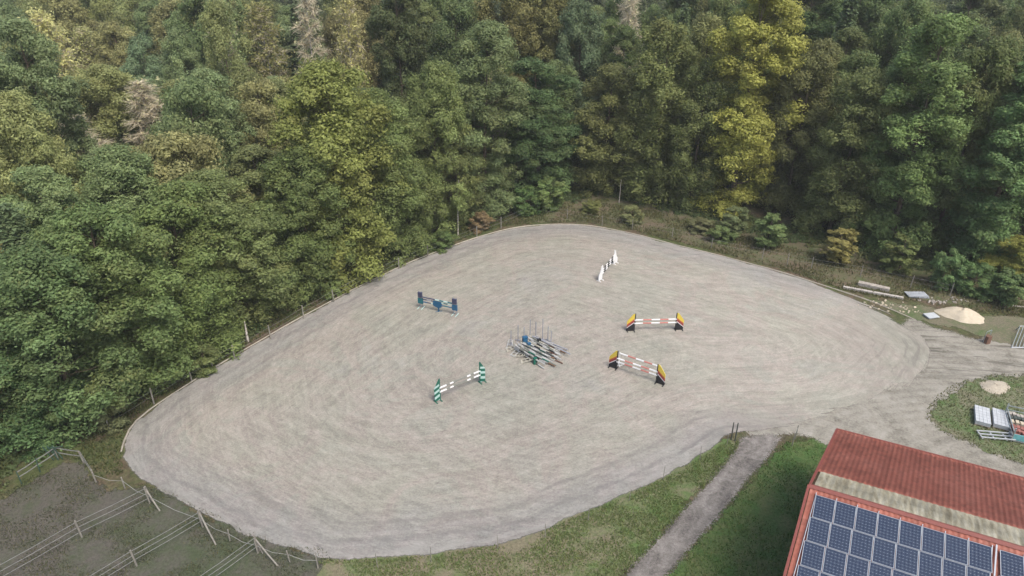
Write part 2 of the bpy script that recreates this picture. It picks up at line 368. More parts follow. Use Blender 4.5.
def haze():
    mb = MB(); mb.box((0, 50, 18.9), (3200, 3200, 40.2)); m = bpy.data.materials.new('haze'); m.use_nodes = True; t = m.node_tree
    t.nodes.remove(t.nodes['Principled BSDF']); v = t.nodes.new('ShaderNodeVolumePrincipled'); v.inputs['Density'].default_value = .00035
    v.inputs['Color'].default_value = (.82, .85, .84, 1)
    t.links.new(v.outputs[0], t.nodes['Material Output'].inputs['Volume']); o = mb.obj('haze', m); tag(o, 'thin autumn haze over the wood', 'haze', kind='stuff')
haze()

# ------------------------------------------------------------------ grass and ground cover
def patchy(P, r, sc=.35, th=0.0):
    v = np.zeros(len(P)); q = np.random.default_rng(5)
    for _ in range(9):
        d = q.normal(0, 1, 2) * sc * q.uniform(.5, 3); v += np.sin(P @ d * 2 + q.uniform(0, 6.3))
    return v / 3 + r.normal(0, .35, len(P)) > th
def blades(name, poly, count, h, wd, label, cat, col, seed, keep=None, z=0):
    r = np.random.default_rng(seed); x0, y0 = poly.min(0); x1, y1 = poly.max(0)
    P = r.uniform((x0, y0), (x1, y1), (int(count * 4), 2)); P = P[inside(poly, P[:, 0], P[:, 1])]
    if keep is not None: P = P[keep(P, r)]
    P = P[:count]; n = len(P); a = r.uniform(0, 2 * np.pi, n); hh = h * r.uniform(.4, 1.3, n); ww = wd * r.uniform(.6, 1.3, n)
    dx = np.cos(a) * ww; dy = np.sin(a) * ww; lean = r.normal(0, .5, (n, 2)) * hh[:, None]
    V = np.empty((n, 3, 3)); V[:, 0] = np.column_stack([P[:, 0] - dx, P[:, 1] - dy, np.full(n, z)]); V[:, 1] = np.column_stack([P[:, 0] + dx, P[:, 1] + dy, np.full(n, z)])
    V[:, 2] = np.column_stack([P + lean, hh + z])
    F = np.arange(n * 3).reshape(n, 3)
    me = mesh_np(name, V.reshape(-1, 3), F, M['leaf'], {'tint': np.repeat(r.uniform(0, 1, n), 3), 'hue': np.repeat(r.uniform(0, 1, n) ** 3 * .6, 3)})
    o = link(name, me); o.color = (*col, 1); tag(o, label, cat, kind='stuff'); return o
blades('grass', verge, 34000, .12, .035, 'rough grass growing between the arena edge and the gravel track', 'grass', (.135, .185, .062), 21, keep=lambda P, r: patchy(P, r, .35, -.25) & ~inside(arena, P[:, 0], P[:, 1]))
blades('grass', lawn, 30000, .12, .035, 'short dark green lawn between the track and the red-roofed barn', 'grass', (.085, .15, .042), 22, keep=lambda P, r: patchy(P, r, .35, -.4))
blades('grass', isl, 9000, .14, .04, 'worn grass around the stacked pallets at the right', 'grass', (.13, .145, .065), 23)
blades('grass', LEFTPAD, 26000, .10, .03, 'sparse trodden grass in the fenced paddock at bottom left', 'grass', (.07, .082, .045), 24, keep=patchy)

# ------------------------------------------------------------------ trees
def leaf_cloud(C, N, size, r, elong=1.5):
    """rhombic leaves at centres C, facing N"""
    n = len(C); N = N / (np.linalg.norm(N, axis=1)[:, None] + 1e-9)
    q = r.normal(0, 1, (n, 3)); A = np.cross(N, q); A /= np.linalg.norm(A, axis=1)[:, None] + 1e-9; B = np.cross(N, A)
    s = size * r.uniform(.6, 1.35, n)[:, None]
    V = np.stack([C - A * s * elong, C - B * s * .75 + N * s * .15, C + A * s * elong, C + B * s * .75 + N * s * .15], 1)
    return V.reshape(-1, 3), np.arange(n * 4).reshape(n, 4)
def trunk_mesh(name, H, r0, targets, mat, lean, n=7):
    mb = MB(); ax = lambda z: Vector((lean[0] * (z / H) ** 1.5, lean[1] * (z / H) ** 1.5, z))
    zs = [-.3, .3, H * .15, H * .35, H * .55, H * .75, H * .93]
    mb.tube([ax(max(z, 0)) if z > 0 else Vector((0, 0, z)) for z in zs], [r0 * 1.5, r0 * 1.05, r0 * .9, r0 * .72, r0 * .5, r0 * .3, .03], n)
    for c in targets:
        c = Vector(c); z0 = max(H * .08, min(H * .85, c.z - (c - ax(c.z)).length * .55)); a = ax(z0)
        rr = max(.03, r0 * .34 * (1 - z0 / H)); m = a.lerp(c, .5) + Vector((0, 0, -.06 * (c - a).length))
        mb.tube([a, m, c], [rr, rr * .65, .02], 4)
    return mb.mesh(name, mat)
def d_bias(s, c):
    v = np.array(s) - np.array(c); return v / (np.linalg.norm(v) + 1e-6)
def broadleaf(seed, H=20, R=4.2, base=.12, nc=34, sub=13, per=44, leaf=.12, top=.5, mat='leaf', bark='bark', droop=0, spread=1.0, mantle=True):
    """envelope radius profile with its widest part at `top`; clusters of clumps of leaves"""
    r = np.random.default_rng(seed); lean = r.normal(0, .4, 2)
    cs = []; tries = 0
    while len(cs) < nc and tries < 6000:
        tries += 1
        u = r.uniform(0, 1); z = H * (base + (1 - base) * u)
        prof = (np.sin(np.pi * np.clip(u, 0, 1) ** (np.log(.5) / np.log(top))) ** .5) if 0 < u < 1 else 0
        prof = max(prof, .72 if (u < .5 and mantle) else .12); a = r.uniform(0, 2 * np.pi); rad = R * prof * (r.uniform(.15, 1) ** .45) * (1 + .22 * np.sin(a * 2 + seed) + .15 * np.sin(a * 3 + u * 5 + seed))
        cr = r.uniform(.6, 1.65) * (1.15 - .45 * u) * R / 4.2
        c = np.array([math.cos(a) * rad * .82 + lean[0] * u, math.sin(a) * rad * .82 + lean[1] * u, min(z, H - cr * .6)])
        if all(np.linalg.norm(c - o[:3]) > .40 * (cr + o[3]) for o in cs): cs.append((*c, cr))
    cs = np.array(cs); Cc, Nn, Tt, Hh = [], [], [], []
    for k, (x, y, z, cr) in enumerate(cs):
        ct = r.uniform(.25, .75); ch = max(0, r.normal(.04, .10))
        m = int(sub * r.uniform(.8, 1.2)); d = r.normal(0, 1, (m, 3)); d[:, 2] = d[:, 2] * .85 + .25; d /= np.linalg.norm(d, axis=1)[:, None]
        sc = np.array([x, y, z]) + d * cr * r.uniform(.45, 1.12, (m, 1)) * np.array([spread, spread, 1.0])
        for s in sc:
            n = int(per * r.uniform(.5, 1.4)); q = r.normal(0, 1, (n, 3)); q /= np.linalg.norm(q, axis=1)[:, None]
            sr = r.uniform(.30, .80) * R / 4.2
            pos = s + q * sr * (r.uniform(.3, 1.2, (n, 1))) * np.array([1.1, 1.1, 1.0])
            if droop: pos[:, 2] -= droop * r.uniform(0, 1, n) ** 2
            Cc.append(pos); Nn.append(q * .7 + d_bias(s, (x, y, z)) * .5 + np.array([0, 0, .3]) + r.normal(0, .5, (n, 3)))
            Tt.append(np.clip(ct + r.normal(0, .08) + r.normal(0, .16, n), 0, 1)); Hh.append(np.clip(ch + r.normal(0, .04) + (r.uniform(0, 1, n) > .93) * .35, 0, 1))
    C = np.concatenate(Cc); N = np.concatenate(Nn); t = np.concatenate(Tt); h = np.concatenate(Hh)
    V, F = leaf_cloud(C, N, leaf, r)
    crown = mesh_np('crown', V, F, M[mat], {'tint': np.repeat(t, 4), 'hue': np.repeat(h, 4)})
    tr = trunk_mesh('trunk', H, H * .0095 + .02, cs[:, :3], M[bark], lean)
    return {'H': H, 'R': R, 'crown': crown, 'trunk': tr}
def twiggy(seed, H=18, R=2.6, leaves=3500, twigs=2600, bark='birch', base=.25):
    """thin autumn birch: bright stem, fine ascending and drooping twigs, few leaves left"""
    r = np.random.default_rng(seed); lean = r.normal(0, .5, 2); nb = 46; tg = []
    for k in range(nb):
        u = (k + .5) / nb; z = H * (base + (1 - base) * u * .97); a = k * 2.4 + r.normal(0, .3); rad = R * (1 - u) ** .55 * r.uniform(.5, 1) * (.55 + .45 * min(1, u * 4))
        tg.append((math.cos(a) * rad + lean[0] * u, math.sin(a) * rad + lean[1] * u, z + .35 * rad))
    tg = np.array(tg); idx = r.integers(0, nb, twigs); st = tg[idx] * 1.0; ax = np.column_stack([lean[0] * tg[idx, 2] / H, lean[1] * tg[idx, 2] / H, tg[idx, 2] - .5])
    f = r.uniform(.35, 1, (twigs, 1)); st = ax + (st - ax) * f
    d = r.normal(0, 1, (twigs, 3)) * .6 + np.array([0, 0, .1]); d += (tg[idx] - ax) * .35; d /= np.linalg.norm(d, axis=1)[:, None]
    ln = r.uniform(.4, 1.1, (twigs, 1)); en = st + d * ln; sd = np.cross(d, r.normal(0, 1, (twigs, 3))); sd /= np.linalg.norm(sd, axis=1)[:, None]
    V = np.stack([st - sd * .028, st + sd * .028, en + np.array([0, 0, -.15]) * ln], 1).reshape(-1, 3); F = np.arange(twigs * 3).reshape(-1, 3)
    tw = mesh_np('twigs', V, F, M['twig'])
    li = r.integers(0, twigs, leaves); C = st[li] + (en[li] - st[li]) * r.uniform(.3, 1.1, (leaves, 1)) + r.normal(0, .22, (leaves, 3))
    V, F = leaf_cloud(C, r.normal(0, 1, (leaves, 3)) + np.array([0, 0, .5]), .10, r)
    crown = mesh_np('crown', V, F, M['leaf'], {'tint': np.repeat(r.uniform(.2, 1, leaves), 4), 'hue': np.repeat(r.uniform(0, .6, leaves), 4)})
    tr = trunk_mesh('trunk', H, .15, tg, M[bark], lean, 6)
    return {'H': H, 'R': R, 'crown': crown, 'trunk': tr, 'twigs': tw}
def conifer(seed, H=22, R=2.8, dens=1.0):
    r = np.random.default_rng(seed); nb = 210; C, N, T_, tg = [], [], [], []
    for k in range(nb):
        u = (k / nb); z = H * (.08 + .9 * u); L = R * (1 - u) ** .8 * r.uniform(.75, 1.1) + .15; a = k * 2.399 + r.normal(0, .2)
        m = int((26 * L / R + 8) * 3.2 * dens); f = r.uniform(.1, 1, m) ** .7; w_ = .32 * (1.1 - f) + .06
        off = r.normal(0, 1, m) * w_ * 1.1; x = np.cos(a) * f * L - np.sin(a) * off; y = np.sin(a) * f * L + np.cos(a) * off
        zz = z - .35 * f ** 1.5 * L + r.normal(0, .07, m) - np.abs(off) * .3
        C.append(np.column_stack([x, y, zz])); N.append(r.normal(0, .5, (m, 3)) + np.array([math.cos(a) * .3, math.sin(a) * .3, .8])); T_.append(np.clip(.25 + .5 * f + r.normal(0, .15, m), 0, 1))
        if k % 4 == 0: tg.append((math.cos(a) * L * .85, math.sin(a) * L * .85, z - .25 * L))
    C = np.concatenate(C); N = np.concatenate(N); t = np.concatenate(T_)
    V, F = leaf_cloud(C, N, .13, r, 1.8)
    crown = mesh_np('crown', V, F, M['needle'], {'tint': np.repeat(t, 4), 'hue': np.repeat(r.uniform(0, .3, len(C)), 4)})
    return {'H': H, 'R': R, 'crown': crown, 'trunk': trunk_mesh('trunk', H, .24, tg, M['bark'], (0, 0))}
KINDS = {
    'broad': [broadleaf(100 + i, 20, 4.4, .02, 74, 15, 98, .086, .52) for i in range(4)],
    'tall': [broadleaf(200 + i, 24, 3.9, .02, 84, 15, 100, .082, .58) for i in range(3)],
    'round': [broadleaf(300 + i, 14, 4.2, .03, 50, 15, 96, .086, .55) for i in range(2)],
    'loose': [broadleaf(400 + i, 20, 3.6, .04, 70, 14, 80, .078, .55, droop=.9, spread=1.25) for i in range(3)],
    'birch': [twiggy(500 + i, 18, 2.8, 5200, 3000) for i in range(2)],
    'bare': [twiggy(520 + i, 19, 2.3, 500, 5200) for i in range(2)],
    'conifer': [conifer(600), conifer(601, 22, 2.4, .8)],
    'shrub': [broadleaf(700 + i, 4, 1.7, .02, 30, 10, 60, .07, .45) for i in range(3)],
    'sapling': [broadleaf(800 + i, 7, 1.5, .06, 34, 8, 44, .075, .5, droop=.2) for i in range(2)],
}
LIFT = (1.98, 2.08, 1.72)
def plant(kind, base, height, radius, col, name, label, cat, group=None, var=None, rz=None):
    k = KINDS[kind][(var if var is not None else random.randrange(99)) % len(KINDS[kind])]
    e = empty(name, (base[0], base[1], -.02), random.uniform(0, 6.28) if rz is None else rz)
    sr = radius / k['R']; e.scale = (sr, sr, height / k['H'])
    for part in ('trunk', 'crown', 'twigs'):
        if part in k:
            o = link(part, k[part], e); o.color = (col[0] * LIFT[0], col[1] * LIFT[1], col[2] * LIFT[2], 1)
    tag(e, label, cat, group); return e

GREEN = (.080, .115, .045); BLUEG = (.088, .108, .055); YELLOW = (.178, .172, .050); PALE = (.22, .205, .14)
planted = []
def T_at(kind, bx, by, top, rad, col, label, cat='tree', name=None, group=None, var=None):
    b = G(bx, by)
    if cat == 'tree' and bx < 470 and rad > 3: b += Vector((-.6, .8, 0)) * 2.6
    if cat == 'tree' and bx > 560 and rad > 3 and bx < 1020: b.y += 3.4
    elif cat == 'tree' and bx > 470 and rad > 3: b.y += 2.0
    h = max(1.5, height_to(b, top)); b.x = (bx - 512) / FOC * (b.y * math.cos(math.radians(PITCH)) + (CAMH - .6 * h) * math.sin(math.radians(PITCH))); planted.append((b.x, b.y, rad))
    nm = name or {'birch': 'birch_tree', 'bare': 'birch_tree', 'conifer': 'conifer_tree', 'shrub': 'shrub', 'sapling': 'young_tree'}.get(kind, 'broadleaf_tree')
    return plant(kind, b, h, rad, col, nm, label, cat, group, var)
# the wood's edge on the right, from the corner of the arena to the right border of the photo
T_at('tall', 750, 222, -14, 5.3, YELLOW, 'tall yellow-leaved tree, the brightest in the wall of wood behind the arena', var=0)
T_at('broad', 850, 243, 70, 4.9, (.100, .112, .048), 'olive-brown tree with a drooping rounded crown right of the yellow tree', var=1)
T_at('tall', 925, 262, 14, 5.0, (.10, .135, .055), 'tall light green tree between the olive-brown tree and the right border', var=1)
T_at('tall', 1012, 280, 55, 5.0, (.075, .115, .05), 'fresh green tree at the right border of the photo behind the sand heap', var=2)
T_at('broad', 968, 262, 40, 4.2, (.07, .085, .035), 'dark green tree in the gap between two lighter green trees at far right', var=2)
T_at('tall', 890, 246, 60, 3.8, (.08, .105, .045), 'slim green tree pressed between the olive-brown and the light green tree', var=0)
T_at('loose', 662, 208, 18, 5.2, (.100, .110, .045), 'feathery olive tree directly left of the yellow tree', var=0)
T_at('loose', 607, 198, 66, 5.0, (.102, .106, .046), 'brownish feathery tree with a thin bare stem above the white jump', var=1)
T_at('loose', 700, 216, 60, 4.0, (.085, .098, .042), 'dull green tree half hidden behind the left side of the yellow tree', var=2)
T_at('tall', 540, 204, 60, 4.8, (.05, .078, .036), 'dark green tree at the top curve of the arena, foliage down to the ground', var=1)
T_at('tall', 482, 222, 25, 4.6, BLUEG, 'grey-green tree with a pale pointed top left of the top curve of the arena', var=2)
T_at('broad', 432, 240, 66, 4.0, (.105, .125, .052), 'green tree with a pale leafy tip left of the grey-green pointed tree', var=3)
T_at('broad', 455, 232, 120, 3.2, (.08, .09, .04), 'short dull green tree at the arena edge below the grey-green pointed tree', var=0)
T_at('broad', 390, 262, 96, 4.2, (.09, .11, .045), 'mid green tree at the arena edge above the blue jump', var=1)
T_at('broad', 338, 284, 66, 5.6, (.125, .135, .046), 'broad olive-green tree with a lighter, yellower crown in the left wood', var=2)
T_at('broad', 300, 302, 150, 4.4, (.08, .10, .04), 'green tree leaning over the arena edge below the broad olive-green tree', var=3)
T_at('round', 262, 318, 205, 4.0, (.085, .105, .045), 'mid green tree beside a thin leaning dead stem at the left arena edge', var=0)
T_at('broad', 225, 334, 178, 4.8, (.092, .108, .048), 'rounded grey-green tree at the middle of the left arena edge', var=0)
T_at('broad', 178, 360, 190, 4.8, (.085, .108, .042), 'green tree bulging towards the arena at the lower left edge', var=1)
T_at('round', 140, 388, 262, 4.2, (.090, .118, .046), 'bright green low tree at the lower left bend of the arena', var=1)
T_at('broad', 98, 408, 215, 4.8, (.082, .110, .046), 'fresh green tree with a visible stem above the grassy corner', var=2)
T_at('broad', 45, 440, 250, 4.6, (.070, .10, .046), 'deep green tree behind the small green fence at bottom left', var=3)
T_at('round', 5, 462, 345, 4.0, (.055, .09, .042), 'low dark green tree at the left border just above the paddock', var=0)
T_at('tall', 400, 205, -25, 3.6, (.05, .06, .03), 'slender dark tree rising behind the crown of the olive-green tree', var=0)
# special trees further in
def T_in(kind, px, top, Y, rad, col, label, cat='tree', group=None, var=None, name=None):
    v = (top - 288) / FOC; t = math.radians(PITCH)
    d = (math.cos(t) - v * math.sin(t)); k = Y / d; h = CAMH + k * (-math.sin(t) - v * math.cos(t)); x = k * (px - 512) / FOC
    planted.append((x, Y, rad)); nm = name or {'birch': 'birch_tree', 'bare': 'birch_tree', 'conifer': 'conifer_tree', 'sapling': 'young_tree'}.get(kind, 'broadleaf_tree')
    return plant(kind, (x, Y), max(h, 3), rad, col, nm, label, cat, group, var)
T_in('bare', 300, -25, 100, 3.4, PALE, 'leafless pale birch with a white stem above the broad olive-green tree', var=0)
T_in('birch', 340, -18, 96, 3.2, (.22, .20, .10), 'straw-coloured birch with a white stem right of the leafless one', var=0)
T_in('conifer', 401, -20, 98, 4.0, (.055, .07, .035), 'dark pointed conifer behind the left wood, widest below its tip', var=0)
T_in('conifer', 372, -35, 108, 3.6, (.04, .055, .03), 'second dark conifer, further back between the birches and its larger neighbour', var=1)
T_in('birch', 262, 2, 104, 4.6, (.13, .125, .055), 'olive-brown birch with a slanting pale stem left of the leafless birch', var=1)
T_in('bare', 141, 78, 78, 4.2, PALE, 'greyish half-bare birch crown standing out of the left wood', var=1)
T_in('bare', 75, 112, 72, 4.0, PALE, 'pale twiggy birch low in the left wood, nearest of the half-bare ones', var=0)
T_in('birch', 76, 27, 112, 4.0, (.20, .20, .10), 'pale yellow-green birch with a pointed crown at upper left', var=0)
T_in('round', 140, 40, 108, 4.2, (.10, .135, .085), 'silvery green round tree at upper left right of the pointed birch', var=1)
T_in('broad', 205, -20, 106, 5.2, (.075, .10, .045), 'large mid green tree at the top left third of the photo', var=2)
T_in('bare', 632, -30, 100, 3.0, PALE, 'pale bare tree peeping over the feathery olive tree', var=1)
T_in('broad', 548, -20, 104, 5.4, (.105, .102, .045), 'brown tinged tree at the top centre of the photo', var=0)
T_in('broad', 585, 4, 98, 4.2, (.075, .10, .062), 'silvery blue-green tree at the top centre, right of the brown tinged one', var=3)
T_in('broad', 500, -30, 100, 5.0, (.108, .10, .045), 'brownish olive tree behind the grey-green pointed tree', var=1)
T_in('tall', 820, -25, 98, 5.2, (.055, .08, .034), 'dark green tree immediately behind the right side of the yellow tree', var=2)
T_in('tall', 870, -35, 104, 5.0, (.065, .088, .038), 'second row green tree above the olive-brown tree', var=0)
T_in('tall', 985, -20, 100, 5.0, (.075, .085, .042), 'dull green tree at the top right corner of the photo', var=1)
# the rest of the wood, told apart only by zone
forest_edge = PX((-60, 500), (20, 455), (90, 415), (150, 388), (200, 360), (250, 325), (300, 300), (360, 268), (420, 245), (480, 216), (540, 200), (620, 196), (690, 212), (750, 228), (850, 250), (930, 270), (1060, 292))
fe = np.array([(p.x, p.y) for p in forest_edge])
def edge_y(x): return np.interp(x, fe[:, 0], fe[:, 1]) if x > fe[0, 0] else fe[0, 1] - (fe[0, 0] - x) * .2
cols_left = [(.125, .135, .065), (.105, .13, .07), (.132, .137, .064), (.115, .14, .08), (.14, .125, .068), (.095, .12, .06), (.165, .155, .08)]
cols_right = [(.080, .102, .042), (.070, .092, .040), (.088, .102, .045), (.098, .100, .046), (.075, .098, .046)]
r2 = np.random.default_rng(42); cand = []
for _ in range(12000):
    y = r2.uniform(20, 160); x = r2.uniform(-125, 92)
    if abs(x) > y * .78 + 12 or y < edge_y(x) + 3.2: continue
    if y > (135 if x < -25 else 122): continue
    cand.append((x, y))
notable = [(o.location.x, o.location.y, o['label']) for o in bpy.data.objects if o.get('category') == 'tree']
def screen(x, y, z):
    t = math.radians(PITCH); d = y * math.cos(t) + (CAMH - z) * math.sin(t); return 512 + FOC * x / d, 288 + FOC * ((CAMH - z) * math.cos(t) - y * math.sin(t)) / d
HW = ['at the left border', 'a tenth across', 'a fifth across', 'three tenths across', 'left of the middle', 'in the middle', 'right of the middle', 'seven tenths across', 'four fifths across', 'nine tenths across', 'at the right border']
VW = ['just past the top edge', 'along the top edge', 'just below the top edge', 'below the top strip', 'a fifth down', 'a quarter down', 'a third down', 'nearly halfway down', 'halfway down', 'below halfway']
CN = ['olive', 'grey-green', 'dull olive', 'soft green', 'brownish green', 'mid green', 'yellow-olive']; CR = ['green', 'deep green', 'olive', 'brown-green', 'sea green']
CLEAR = [(302, 100, 72, 26), (342, 96, 92, 26), (401, 98, 100, 24), (262, 104, 80, 30), (141, 78, 112, 30), (75, 72, 150, 26), (76, 112, 68, 26), (140, 108, 80, 30), (588, 98, 62, 26), (500, 100, 50, 30), (632, 100, 22, 20)]
nfill = 0; used = {}; far_spots = []
for x, y in cand:
    sp = 4.9 if y < 95 else 5.6
    if any((x - a) ** 2 + (y - b) ** 2 < (max(sp, .72 * (q + 3.2))) ** 2 for a, b, q in planted): continue
    left = x < -18; far = y > 105; d = y - edge_y(x)
    hmax = min(22, 10.5 + .45 * d + 4 * (not left)) if left else min(23, 17 + .3 * d)
    h = hmax * r2.uniform(.80, 1.1); rad = r2.uniform(3.4, 4.9)
    q = r2.uniform()
    kind = 'broad' if q < .46 else 'tall' if q < .58 else 'round' if q < .72 else 'loose' if q < .86 else 'birch' if q < .95 else 'conifer'
    if kind == 'round': h *= .85
    if kind == 'conifer': rad *= .75
    ci = random.randrange(len(cols_left if left else cols_right)); base = (cols_left if left else cols_right)[ci]; s = r2.uniform(.85, 1.2); col = tuple(c * s for c in base)
    if kind == 'birch': col = tuple(c * 1.5 for c in col); rad *= .85
    if kind == 'conifer': col = (.05, .068, .036)
    sx, sy = screen(x, y, h); skip = False
    for px, Y, row, hw in CLEAR:
        if y < Y and abs(sx - px) < hw + 8 and sy < row:
            hh = height_to(Vector((x, y, 0)), row); skip = skip or hh < 7; h = min(h, hh)
    if skip: continue
    sx, sy = screen(x, y, h)
    if nfill >= 215 or sy < -60: far_spots.append((x, y, h, rad, col)); planted.append((x, y, rad)); continue
    kn = {'birch': 'thin pale birch', 'conifer': 'dark conifer', 'loose': 'feathery %s tree', 'round': 'low round %s tree', 'tall': 'tall %s tree', 'broad': 'leafy %s tree'}[kind]
    if '%' in kn: kn = kn % (CN if left else CR)[ci]
    lab = kn + ', tip ' + HW[int(min(10, max(0, round(sx / 102.4))))] + ', ' + VW[int(min(9, max(0, (sy + 35) // 35)))]
    e_ = plant(kind, (x, y), h, rad, col, {'birch': 'birch_tree', 'conifer': 'conifer_tree'}.get(kind, 'broadleaf_tree'), lab, 'tree', 'trees inside the wood')
    used.setdefault(lab, []).append((y, e_)); planted.append((x, y, rad)); nfill += 1
for lab, L in used.items():
    if len(L) > 1:
        L.sort(key=lambda q: q[0])
        for i, (y, o) in enumerate(L): o['label'] = ['nearest', 'second', 'third', 'fourth', 'fifth', 'sixth', 'seventh'][min(i, 6)] + ' ' + o['label']
print('fill trees', nfill, 'far', len(far_spots))
def far_wood():
    """the wood beyond the last trees one can tell apart, one closed mass of foliage"""
    r = np.random.default_rng(77); sp = list(far_spots)
    for _ in range(230):
        y = r.uniform(124, 215); x = r.uniform(-1, 1) * (y * .78 + 10)
        if x < -25 and y < 137: continue
        g = r.uniform(.8, 1.2); sp.append((x, y, r.uniform(17, 24), r.uniform(4.5, 6.5), (.10 * g, .115 * g, .05 * g)))
    C, N, t = [], [], []
    for x, y, h, rad, col in sp:
        n = 1500; q = r.normal(0, 1, (n, 3)); q /= np.linalg.norm(q, axis=1)[:, None]; q[:, 2] = np.where(q[:, 2] < -.3, -q[:, 2], q[:, 2])
        lob = 1 + .22 * np.sin(q[:, 0] * 5 + x) * np.sin(q[:, 1] * 6 + y) + .12 * np.sin(q[:, 2] * 11 + q[:, 0] * 9)
        C.append(np.array([x, y, h * .55]) + q * np.array([rad, rad, h * .45]) * (lob * r.uniform(.75, 1.08, n))[:, None]); N.append(q + r.normal(0, .5, (n, 3)) + np.array([0, 0, .3]))
        t.append(np.clip(r.uniform(.2, .8) + r.normal(0, .18, n), 0, 1))
    V, F = leaf_cloud(np.concatenate(C), np.concatenate(N), .26, r)
    o = link('far_wood', mesh_np('far_wood', V, F, M['leaf'], {'tint': np.repeat(np.concatenate(t), 4), 'hue': np.zeros(len(V))}))
    o.color = (.095, .115, .052, 1); tag(o, 'continuous far part of the wood along the top of the photo', 'wood', kind='stuff')
far_wood()
# shrubs and young trees along the wood's edge
SH = [('shrub', 700, 232, 222, 1.5, (.10, .10, .06), 'small dry bush on the bank left of the saplings under the yellow tree'),
      ('shrub', 722, 240, 226, 1.7, (.085, .11, .05), 'low green bush on the bank just right of the small dry bush'),
      ('shrub', 590, 212, 203, 1.4, (.10, .105, .045), 'flat grassy bush on the bank behind the top curve of the arena'),
      ('shrub', 1005, 300, 270, 2.2, (.07, .10, .045), 'dark green bush at the wood edge nearest the right border'),
      ('sapling', 770, 246, 214, 2.0, (.09, .12, .055), 'light green young tree below the yellow tree, near the arena edge'),
      ('sapling', 736, 236, 206, 1.8, (.095, .11, .06), 'small grey-green sapling left of the young tree under the yellow tree'),
      ('sapling', 842, 262, 228, 2.0, (.15, .13, .055), 'thin yellowish sapling standing alone on the brown bank'),
      ('shrub', 946, 287, 252, 1.7, (.08, .12, .055), 'leafy light green bush behind the sand heap, left of the pair'),
      ('shrub', 976, 293, 262, 1.8, (.075, .115, .05), 'leafy green bush behind the sand heap, right of the pair'),
      ('round', 1022, 292, 238, 3.2, (.17, .165, .05), 'yellow-green low tree cut by the right border'),
      ('shrub', 550, 208, 178, 2.6, (.08, .11, .045), 'light green bush at the top curve of the arena below the dark tree'),
      ('shrub', 525, 213, 186, 2.0, (.06, .095, .038), 'green bush left of the lighter bush at the top curve of the arena'),
      ('shrub', 633, 222, 207, 1.6, (.11, .115, .06), 'small pale bush on the bank above the white jump'),
      ('sapling', 905, 272, 236, 2.0, (.085, .10, .042), 'young green tree at the wood edge above the grey sheet'),
      ('shrub', 478, 230, 213, 1.4, (.12, .085, .055), 'reddish brown bush beside the arena left of the top curve'),
      ('shrub', 205, 368, 345, 1.6, (.085, .10, .045), 'small bush behind the fence at the lower left arena edge'),
      ('shrub', 108, 422, 388, 1.7, (.09, .095, .055), 'grey-green twiggy bush at the grassy corner of the arena'),
      ('shrub', 440, 249, 232, 1.5, (.06, .085, .035), 'dark low bush at the arena edge above the blue jump')]
for kd, bx, by, tp, rd, c, lb in SH: T_at(kd, bx, by, tp, rd, c, lb, 'tree' if kd in ('sapling', 'round') else 'bush')
def undergrowth():
    r = np.random.default_rng(31); pts = smooth_poly([p for p in forest_edge], closed=False, step=.5); C, N, t, h = [], [], [], []
    for _ in range(1900):
        p = pts[r.integers(len(pts))]; off = r.normal(.6, 1.5); cx, cy = p[0] + r.normal(0, .8), p[1] + off + .5
        if cy > p[1] + 4.5 or edge_dist(arena, np.array([[cx, cy]]))[0] < 1.1 or inside(arena, np.array([cx]), np.array([cy]))[0]: continue
        n = r.integers(30, 90); rad = r.uniform(.25, .8); q = r.normal(0, 1, (n, 3)); q /= np.linalg.norm(q, axis=1)[:, None]; q[:, 2] = abs(q[:, 2])
        C.append(np.array([cx, cy, 0]) + q * rad * np.array([1.2, 1.2, .9]) * r.uniform(.5, 1, (n, 1))); N.append(q + np.array([0, 0, .6]) + r.normal(0, .4, (n, 3)))
        t.append(np.clip(r.uniform(.2, .8) + r.normal(0, .15, n), 0, 1)); h.append(np.full(n, max(0, r.normal(.15, .2))))
    C = np.concatenate(C); V, F = leaf_cloud(C, np.concatenate(N), .09, r)
    o = link('undergrowth', mesh_np('undergrowth', V, F, M['leaf'], {'tint': np.repeat(np.concatenate(t), 4), 'hue': np.repeat(np.clip(np.concatenate(h), 0, 1), 4)}))
    o.color = (*GREEN, 1); tag(o, 'low brambles and weeds along the foot of the wood', 'undergrowth', kind='stuff')
undergrowth()
bankpoly = smooth_poly(PX((545, 205), (620, 205), (700, 222), (780, 245), (860, 262), (940, 285), (1050, 300), (1050, 318), (985, 314), (930, 305), (850, 292), (790, 272), (740, 258), (680, 243), (620, 228), (580, 222), (545, 222)), step=.7)
blades('grass', bankpoly, 26000, .28, .05, 'dry tufted grass and weeds on the bank between the arena and the wood', 'grass', (.10, .105, .045), 25, keep=lambda P, r: (np.sin(P[:, 0] * .5) * np.cos(P[:, 1] * .9 + P[:, 0] * .2) + r.normal(0, .6, len(P))) > 0)
leftbank = smooth_poly(PX((60, 455), (95, 428), (150, 392), (200, 365), (260, 328), (330, 290), (400, 256), (470, 226), (540, 210), (540, 222), (500, 228), (450, 244), (400, 264), (330, 299), (260, 338), (200, 374), (150, 407), (128, 430), (120, 452), (124, 474), (100, 480), (88, 462)), step=.7)
blades('grass', leftbank, 26000, .22, .05, 'dark grass strip between the left arena edge and the wood', 'grass', (.075, .095, .035), 26)

